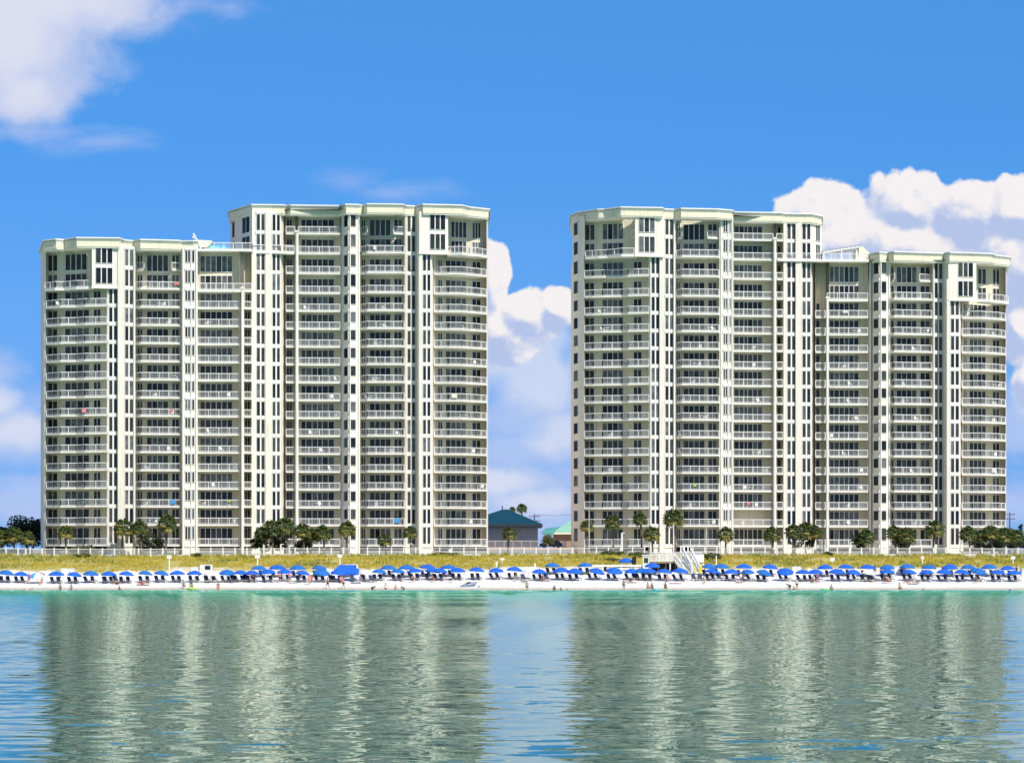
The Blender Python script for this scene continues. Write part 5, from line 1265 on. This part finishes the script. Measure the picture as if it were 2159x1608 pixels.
# ------------------------------------------------------------------ people
def skin_mesh(name, V, E, smooth=2):
    me = bpy.data.meshes.new(name + '_skel'); me.from_pydata([v[0] for v in V], E, []); ob = bpy.data.objects.new('skel', me); COL.objects.link(ob)
    ob.modifiers.new('s', 'SKIN'); 
    for i, v in enumerate(V):
        rr = v[1]; sv = me.skin_vertices[0].data[i]; sv.radius = rr if isinstance(rr, tuple) else (rr, rr); sv.use_root = (i == 0)
    sb = ob.modifiers.new('b', 'SUBSURF'); sb.levels = smooth; sb.render_levels = smooth
    dg = bpy.context.evaluated_depsgraph_get(); out = bpy.data.meshes.new_from_object(ob.evaluated_get(dg)); out.name = name
    bpy.data.objects.remove(ob); bpy.data.meshes.remove(me)
    out.polygons.foreach_set('use_smooth', [True] * len(out.polygons)); return out
def pose_joints(p):
    """joints for a figure facing -Y; metres; feet at z=0 unless seated"""
    J = dict(pel=(0, 0, .93), sp=(0, .01, 1.12), ch=(0, 0, 1.32), ne=(0, 0, 1.48), hb=(0, -.01, 1.56), hm=(0, -.02, 1.64), ht=(0, -.005, 1.71))
    def limb(s, sh, el, wr, hip, kn, an, to):
        J['sh' + s] = sh; J['el' + s] = el; J['wr' + s] = wr; J['hi' + s] = hip; J['kn' + s] = kn; J['an' + s] = an; J['to' + s] = to
    if p == 'stand':
        for s, q in (('l', -1), ('r', 1)): limb(s, (q * .17, 0, 1.40), (q * .25, .03, 1.14), (q * .25, -.08, .90), (q * .09, 0, .88), (q * .11, -.02, .48), (q * .12, .02, .08), (q * .14, -.14, .03))
    elif p == 'walk':
        limb('l', (-.17, .02, 1.40), (-.24, .16, 1.17), (-.22, .10, .93), (-.09, 0, .88), (-.10, -.20, .52), (-.11, -.22, .09), (-.12, -.38, .05)); limb('r', (.17, -.02, 1.40), (.24, -.12, 1.16), (.20, -.32, 1.02), (.09, 0, .88), (.10, .06, .48), (.11, .32, .16), (.12, .24, .04))
    elif p == 'sit':      # on a chair or in the shallows, hips at 0.38
        J.update(pel=(0, .0, .40), sp=(0, .08, .58), ch=(0, .12, .78), ne=(0, .10, .94), hb=(0, .07, 1.02), hm=(0, .05, 1.10), ht=(0, .06, 1.17))
        for s, q in (('l', -1), ('r', 1)): limb(s, (q * .17, .12, .86), (q * .26, -.05, .64), (q * .18, -.28, .56), (q * .09, -.02, .37), (q * .13, -.46, .48), (q * .12, -.62, .10), (q * .13, -.76, .04))
    elif p == 'bend':
        J.update(pel=(0, .05, .88), sp=(0, -.08, 1.0), ch=(0, -.26, 1.07), ne=(0, -.40, 1.10), hb=(0, -.47, 1.10), hm=(0, -.55, 1.08), ht=(0, -.62, 1.06))
        for s, q in (('l', -1), ('r', 1)): limb(s, (q * .17, -.33, 1.06), (q * .19, -.40, .78), (q * .14, -.46, .52), (q * .09, .04, .84), (q * .12, -.04, .46), (q * .13, .04, .08), (q * .14, -.12, .03))
    elif p == 'crouch':
        J.update(pel=(0, .08, .30), sp=(0, .06, .48), ch=(0, -.04, .66), ne=(0, -.12, .78), hb=(0, -.17, .84), hm=(0, -.22, .91), ht=(0, -.23, .98))
        for s, q in (('l', -1), ('r', 1)): limb(s, (q * .17, -.06, .72), (q * .24, -.22, .50), (q * .12, -.38, .36), (q * .10, .06, .28), (q * .20, -.34, .46), (q * .14, -.10, .08), (q * .15, -.28, .03))
    elif p == 'lie':      # on the back, head toward +x, slightly raised
        J.update(pel=(0, 0, .16), sp=(.20, 0, .18), ch=(.40, 0, .24), ne=(.56, 0, .32), hb=(.63, 0, .37), hm=(.70, 0, .42), ht=(.77, 0, .46))
        for s, q in (('l', -1), ('r', 1)): limb(s, (.48, q * .17, .26), (.30, q * .30, .14), (.06, q * .28, .12), (-.05, q * .09, .15), (-.45, q * .13, .28 if s == 'l' else .14), (-.84, q * .12, .10), (-.92, q * .14, .22))
    return J
def person_meshes(p):
    J = pose_joints(p); V = []; E = []; idx = {}
    def add(n, co, r, par=None):
        idx[n] = len(V); V.append((tuple(co), r))
        if par: E.append((idx[par], idx[n]))
    add('pel', J['pel'], (.145, .11)); add('sp', J['sp'], (.125, .095), 'pel'); add('ch', J['ch'], (.15, .11), 'sp'); add('ne', J['ne'], .055, 'ch'); add('hb', J['hb'], .07, 'ne'); add('hm', J['hm'], (.082, .095), 'hb'); add('ht', J['ht'], .065, 'hm')
    ch = Vector(J['ch']); up = (Vector(J['ht']) - Vector(J['hb'])).normalized(); fwd = Vector((0, -1, 0)) if abs(up.y) < .6 else Vector((0, 0, -1))
    if p == 'lie': fwd = Vector((0, 0, 1))
    hm = Vector(J['hm']); add('nose', hm + fwd * .105, .014, 'hm')
    sd = up.cross(fwd).normalized()
    for s in 'lr':
        add('sh' + s, J['sh' + s], .06, 'ch'); add('el' + s, J['el' + s], .042, 'sh' + s); add('wr' + s, J['wr' + s], .028, 'el' + s)
        d = (Vector(J['wr' + s]) - Vector(J['el' + s])).normalized(); lat = d.cross(Vector((0, 0, 1)) if abs(d.z) < .8 else Vector((0, 1, 0))).normalized()
        pal = Vector(J['wr' + s]) + d * .07; add('pa' + s, pal, (.036, .018), 'wr' + s)
        for k, (o_, l_) in enumerate(((-.030, .062), (-.010, .075), (.010, .070), (.030, .055))):
            add('f%d%s' % (k, s), pal + d * (.03 + l_ * .5) + lat * o_, .009, 'pa' + s); add('g%d%s' % (k, s), pal + d * (.03 + l_) + lat * o_ * 1.1 + Vector((0, -.012, 0)), .008, 'f%d%s' % (k, s))
        add('th' + s, pal - d * .02 + lat * .05, .010, 'pa' + s); add('ti' + s, pal + d * .03 + lat * .065, .009, 'th' + s)
        add('hi' + s, J['hi' + s], .085, 'pel'); add('kn' + s, J['kn' + s], .056, 'hi' + s); add('an' + s, J['an' + s], .036, 'kn' + s); add('to' + s, J['to' + s], (.04, .03), 'an' + s)
        add('ea' + s, hm + sd * (.088 if s == 'l' else -.088), .012, 'hm')
    body = skin_mesh('body', V, E, 1)
    def grow(names, k, extra=()):
        VV = []; EE = []; ii = {}
        for n in names: ii[n] = len(VV); rr = V[idx[n]][1]; rr = rr if isinstance(rr, tuple) else (rr, rr); VV.append((V[idx[n]][0], (rr[0] * k, rr[1] * k)))
        for a, b in E:
            na = [n for n in idx if idx[n] == a][0]; nb = [n for n in idx if idx[n] == b][0]
            if na in ii and nb in ii: EE.append((ii[na], ii[nb]))
        for (n, m_, f) in extra:      # part way along a limb
            A = Vector(V[idx[n]][0]); B = Vector(V[idx[m_]][0]); ra = V[idx[n]][1]; ra = ra if isinstance(ra, tuple) else (ra, ra); VV.append((tuple(A.lerp(B, f)), (ra[0] * k * .95, ra[1] * k * .95))); EE.append((ii[n], len(VV) - 1))
        return VV, EE
    shorts = skin_mesh('swim_shorts', *grow(['pel', 'hil', 'hir'], 1.14, (('hil', 'knl', .6), ('hir', 'knr', .6))), 1)
    shirt = skin_mesh('shirt', *grow(['sp', 'ch', 'shl', 'shr'], 1.15, (('shl', 'ell', .5), ('shr', 'elr', .5), ('sp', 'pel', .5))), 1)
    hair = MB(); c = hm + up * .035 - fwd * .02
    for j in range(5):
        for i in range(12):
            pass
    hair.ball((0, 0, 0), .097, .105, .10, 12, 8); z = Vector((0, 0, 1)); rot = z.rotation_difference(up).to_matrix(); hair.v = [tuple(rot @ Vector(v) + c) for v in hair.v]
    hme = hair.mesh('hair', HAIR[0], smooth=True)
    eye = MB()
    for s_ in (-1, 1): q = hm + fwd * .088 + sd * (.032 * s_) + up * .012; eye.ball(q, .011, .011, .011, 6, 4)
    eme = eye.mesh('eyes', M['black'])
    for me in (body, shorts, shirt, ):
        me.materials.clear(); me.materials.append(SKIN[0])
    return body, shorts, shirt, hme, eme
PM = {}
def person(px, D, pose, lab, skin=0, hair=0, shorts='navy', shirt=None, rz=0.0, dz=0.0, sc=1.0, hat=None, z=None, group=None):
    if pose not in PM: PM[pose] = person_meshes(pose)
    body, sh, st, hme, eme = PM[pose]; x = PX(px, D); zz = ground(x, D) if z is None else z
    t = thing('person', lab, 'person', (x, D, zz + dz), rz, group); t.scale = (sc, sc, sc)
    def part(nm, me, m_, par):
        o = bpy.data.objects.new(nm, me); COL.objects.link(o); o.parent = par; o.material_slots[0].link = 'OBJECT'; o.material_slots[0].material = m_; return o
    b = part('body', body, SKIN[skin], t)
    if shorts: part('swim_shorts', sh, CL[shorts], t)
    if shirt: part('shirt', st, CL[shirt], t)
    part('hat' if hat else 'hair', hme, CL[hat] if hat else HAIR[hair], t); part('eyes', eme, M['black'], b)
    return t
W = 457.5     # shallow water just off the edge
person(58, 450, 'lie', 'swimmer stretched out in the water at the far left, arms wide', 0, 2, 'white', None, .3, 0, 1, None, -.12)
person(127, 458.5, 'sit', 'dark-clad person sitting in the shallows, left of a pair', 1, 0, 'black', 'grey', .2)
person(150, 458.5, 'sit', 'person in grey sitting in the shallows, right of a pair', 0, 1, 'grey', 'teal', -.3, 0, .9)
person(252, 456.5, 'sit', 'small dark swimmer with head turned, in the shallows left of the palms', 1, 0, 'black', 'black', .8, -.1, .9)
person(61, 471, 'stand', 'person in purple with an orange cap beside the striped umbrella', 0, 0, 'purple', 'purple', .2, 0, 1, 'orange')
person(88, 469.5, 'sit', 'pink-clad person sitting under the striped umbrella', 0, 1, 'pink', 'pink', -.4)
person(247, 470, 'lie', 'dark-clad person lying on a towel near the left', 1, 0, 'black', 'black', .1)
person(300, 469.5, 'lie', 'person in red stretched out before the seventh umbrella', 0, 1, 'red', 'red', .1)
person(387, 464, 'sit', 'person in grey sitting low on the sand beside the yellow float', 1, 0, 'grey', 'grey', .4)
person(404, 463, 'crouch', 'person in bright yellow-green crouching on a float', 1, 0, 'lime', 'lime', -.3, .12, 1.1)
person(460, 456.8, 'stand', 'person in orange trunks wading near a dark-haired stretch of shore', 1, 0, 'orange', None, .2, -.1, .95)
person(530, 470.5, 'walk', 'person in dark clothes walking under the left umbrellas', 0, 0, 'black', 'black', 1.2)
person(590, 471, 'stand', 'person in a pink shirt under the left back umbrellas', 0, 1, 'black', 'pink', -.4)
person(611, 470.5, 'stand', 'person in a blue and pink outfit beside a white towel', 0, 2, 'blue', 'pink', .5)
person(652, 467.5, 'stand', 'person in pink standing between umbrellas before the tent', 0, 2, 'pink', 'pink', .1, 0, 1.02)
person(657, 471, 'sit', 'person in red seated left of the tent', 0, 0, 'red', 'red', .1)
person(691, 462.8, 'walk', 'bare-chested walker in khaki shorts at the water line', 1, 0, 'brown', None, -1.1, 0, 1.02)
person(724, 462.5, 'walk', 'walker with a pink top at the water line below the tent', 0, 1, 'black', 'pink', 1.3, 0, 1.02)
person(719, 470.5, 'sit', 'person in coral sitting before the tent', 0, 1, 'red', 'pink', .3)
person(760, 471, 'sit', 'person in blue sitting right of the tent', 0, 0, 'blue', 'blue', .3)
person(785, 457.6, 'bend', 'dark-clad person bending over in the shallows near the centre left', 1, 0, 'black', 'black', 1.0, -.25, .9)
person(813, 458, 'sit', 'person in black and white sitting in the shallows, centre left', 0, 0, 'black', 'white', .1)
person(834, 457.6, 'sit', 'child in pink sitting in the shallows, centre left', 0, 1, 'pink', None, .3, 0, .8)
person(851, 457.6, 'bend', 'small bending figure, rightmost of the centre-left group', 1, 0, 'grey', 'grey', -.8, -.3, .85)
person(870, 471.5, 'sit', 'person in black seated under the umbrellas before the left tower', 0, 0, 'black', 'black', .6)
person(912, 471.5, 'sit', 'person in navy seated under the umbrellas before the left tower', 0, 0, 'navy', 'navy', .6)
person(950, 470.5, 'lie', 'sunbather lying on a dark lounger below the left tower end', 1, 0, 'black', None, .1, .3)
person(1088, 471.5, 'sit', 'person in teal seated near the middle of the beach', 0, 1, 'teal', 'teal', -.2)
person(1111, 456.3, 'stand', 'person in dark green trunks standing knee deep, middle of the shore', 0, 0, 'green', None, .2, -.2)
person(1168, 455.5, 'crouch', 'dark bather crouching in the shallows, left of three heads', 1, 0, 'black', 'black', .3, -.2)
person(1182, 455.5, 'crouch', 'bather low in the water, middle of three heads', 1, 0, 'grey', 'grey', .3, -.35, .85)
person(1195, 455.5, 'crouch', 'small bather low in the water, right of three heads', 0, 1, 'pink', 'grey', .3, -.45, .8)
person(1144, 471, 'sit', 'person in dark red seated by a lounger left of centre right', 1, 0, 'red', 'black', .3)
person(1330, 469, 'lie', 'person lying on a coral towel before the kiosk', 0, 0, 'black', None, .1, .1)
person(1315, 456.8, 'stand', 'slim person standing ankle deep below the kiosk', 1, 1, 'brown', None, .4, -.05)
person(1366, 457.2, 'sit', 'left bather of a pair holding a cyan float', 0, 1, 'pink', None, .3)
person(1375, 456.8, 'crouch', 'right bather of a pair holding a cyan float', 0, 0, 'black', None, -.3, .1)
person(1403, 457.2, 'sit', 'dark-clad person sitting in the shallows right of the cyan float', 1, 0, 'black', 'black', .2)
person(1403 + 5, 470, 'sit', 'person in pink seated under the umbrellas left of the stairs', 0, 1, 'pink', 'pink', .2)
person(1485, 468, 'crouch', 'person in white crouching on the sand below the stairs', 0, 2, 'white', 'white', -.3)
person(1562, 468.5, 'stand', 'person in purple and white standing right of the stairs', 0, 0, 'purple', 'white', .4)
person(1636, 453, 'crouch', 'lone head and shoulders in the water right of the stairs', 1, 0, 'black', 'black', .4, -.62)
person(1665, 458.6, 'bend', 'dark-clad person bending beside another at the water line', 1, 0, 'black', 'grey', -.9, -.1)
person(1680, 460.5, 'walk', 'person in white and black walking at the water line, right half', 0, 0, 'black', 'white', 1.1)
person(1674, 457.8, 'sit', 'child in pink sitting between the two at the water line', 0, 1, 'pink', None, .2, 0, .7)
person(1724, 469.5, 'stand', 'person in purple standing under the right umbrellas', 0, 0, 'purple', 'purple', .4)
person(1712, 469.5, 'crouch', 'person in navy crouching beside the one in purple', 0, 0, 'navy', 'navy', .4)
person(1753, 455.8, 'sit', 'dark-haired bather beside the green float', 1, 0, 'grey', 'grey', .2, -.1)
person(1873, 469, 'sit', 'tanned person sitting under the right umbrellas', 0, 0, 'black', None, .4)
person(1866, 469.5, 'sit', 'dark-clad person sitting left of the tanned one', 1, 0, 'black', 'black', -.3)
person(1897, 459.2, 'sit', 'person sitting on the wet sand in the right half', 0, 1, 'brown', None, .5)
person(1945, 455.2, 'crouch', 'lone dark head in the water, right half', 1, 0, 'black', 'black', .4, -.5)
person(2128, 440, 'crouch', 'swimmer far out, only the head showing at the right', 1, 0, 'black', 'black', .4, -.75, 1, None, 0)
person(1915, 468.8, 'lie', 'sunbather in pink lying before the bright umbrella, right half', 0, 1, 'pink', None, .1, .1)
person(1935, 469.2, 'lie', 'sunbather in grey lying right of the one in pink', 0, 0, 'grey', 'grey', .1, .1)
person(2152, 478, 'walk', 'person in blue walking behind the umbrellas at the right edge', 0, 0, 'blue', 'blue', .8)
person(2143, 480, 'stand', 'dark-clad person standing behind the umbrellas at the right edge', 1, 0, 'black', 'black', .2)
person(2058, 470, 'sit', 'navy-clad person sitting under the steep bright umbrella far right', 1, 0, 'navy', 'navy', .2)
person(1844, 480.5, 'stand', 'dark slim person standing behind the low white umbrella', 1, 0, 'black', 'black', .2)
def floatring(px, D, col, lab, r0=.5, z=.03):
    t = thing('float_ring', lab, 'float', (PX(px, D), D, z)); m = MB(); n = 18; k = 8; vs = []; fs = []
    for i in range(n):
        a = 2 * math.pi * i / n
        for j in range(k): b = 2 * math.pi * j / k; q = r0 + .14 * math.cos(b); vs.append((math.cos(a) * q, math.sin(a) * q, .14 * math.sin(b)))
    for i in range(n):
        for j in range(k): fs.append((i * k + j, ((i + 1) % n) * k + j, ((i + 1) % n) * k + (j + 1) % k, i * k + (j + 1) % k))
    m.raw(vs, fs); m.build('ring', col, t, smooth=True); m = MB(); m.tube([(r0, .12, .13), (r0, -.12, .13)], .03, 6); m.build('handle', M['white'], t)
floatring(1383, 455.5, M['cyan'], 'pale cyan float held by the pair in the shallows', .45, .08); floatring(1740, 454.8, M['green'], 'bright green float beside the dark-haired bather', .5, .06); floatring(404, 462.2, M['lime'], 'yellow-green float ring on the sand under the crouching person', .6, ground(PX(404, 462.2), 462.2) + .12)
def mound(px, D, w, lab, col, nm, cat, h=.25):
    t = thing(nm, lab, cat, GP(px, D)); m = MB(); rr = random.Random(px); n = 9
    for j in range(n):
        for i in range(5):
            def q(a, b): x_ = (a / n - .5) * w; y_ = (b / 5 - .5) * .8; return (x_, y_, .03 + h * .12 * math.sin(a * 1.7 + b) + .05)
            m.face([q(j, i), q(j + 1, i), q(j + 1, i + 1), q(j, i + 1)])
    m.build('cloth', col, t)
for q in ((1424, 467.5, 1.9, 'bright pink beach towel on the sand left of the stairs', M['pink']), (1332, 468.3, 1.6, 'coral beach towel on the sand below the kiosk', M['red']), (302, 468.6, 2.0, 'red beach towel before the left umbrellas', M['red']), (1560, 470.4, 1.2, 'pink cloth under the umbrellas right of the stairs', M['pink']),
          (618, 470, 1.3, 'white towel bundle under the left back umbrellas', M['whitecanvas']), (750, 470, 1.6, 'blue towel before the blue tent', M['towelblue']), (1105, 469.5, 1.0, 'pale cyan bundle near the middle of the beach', M['cyan']), (1925, 467.8, 1.6, 'lilac towel before the bright umbrella', CL['purple'])):
    mound(*q, 'beach_towel', 'towel')
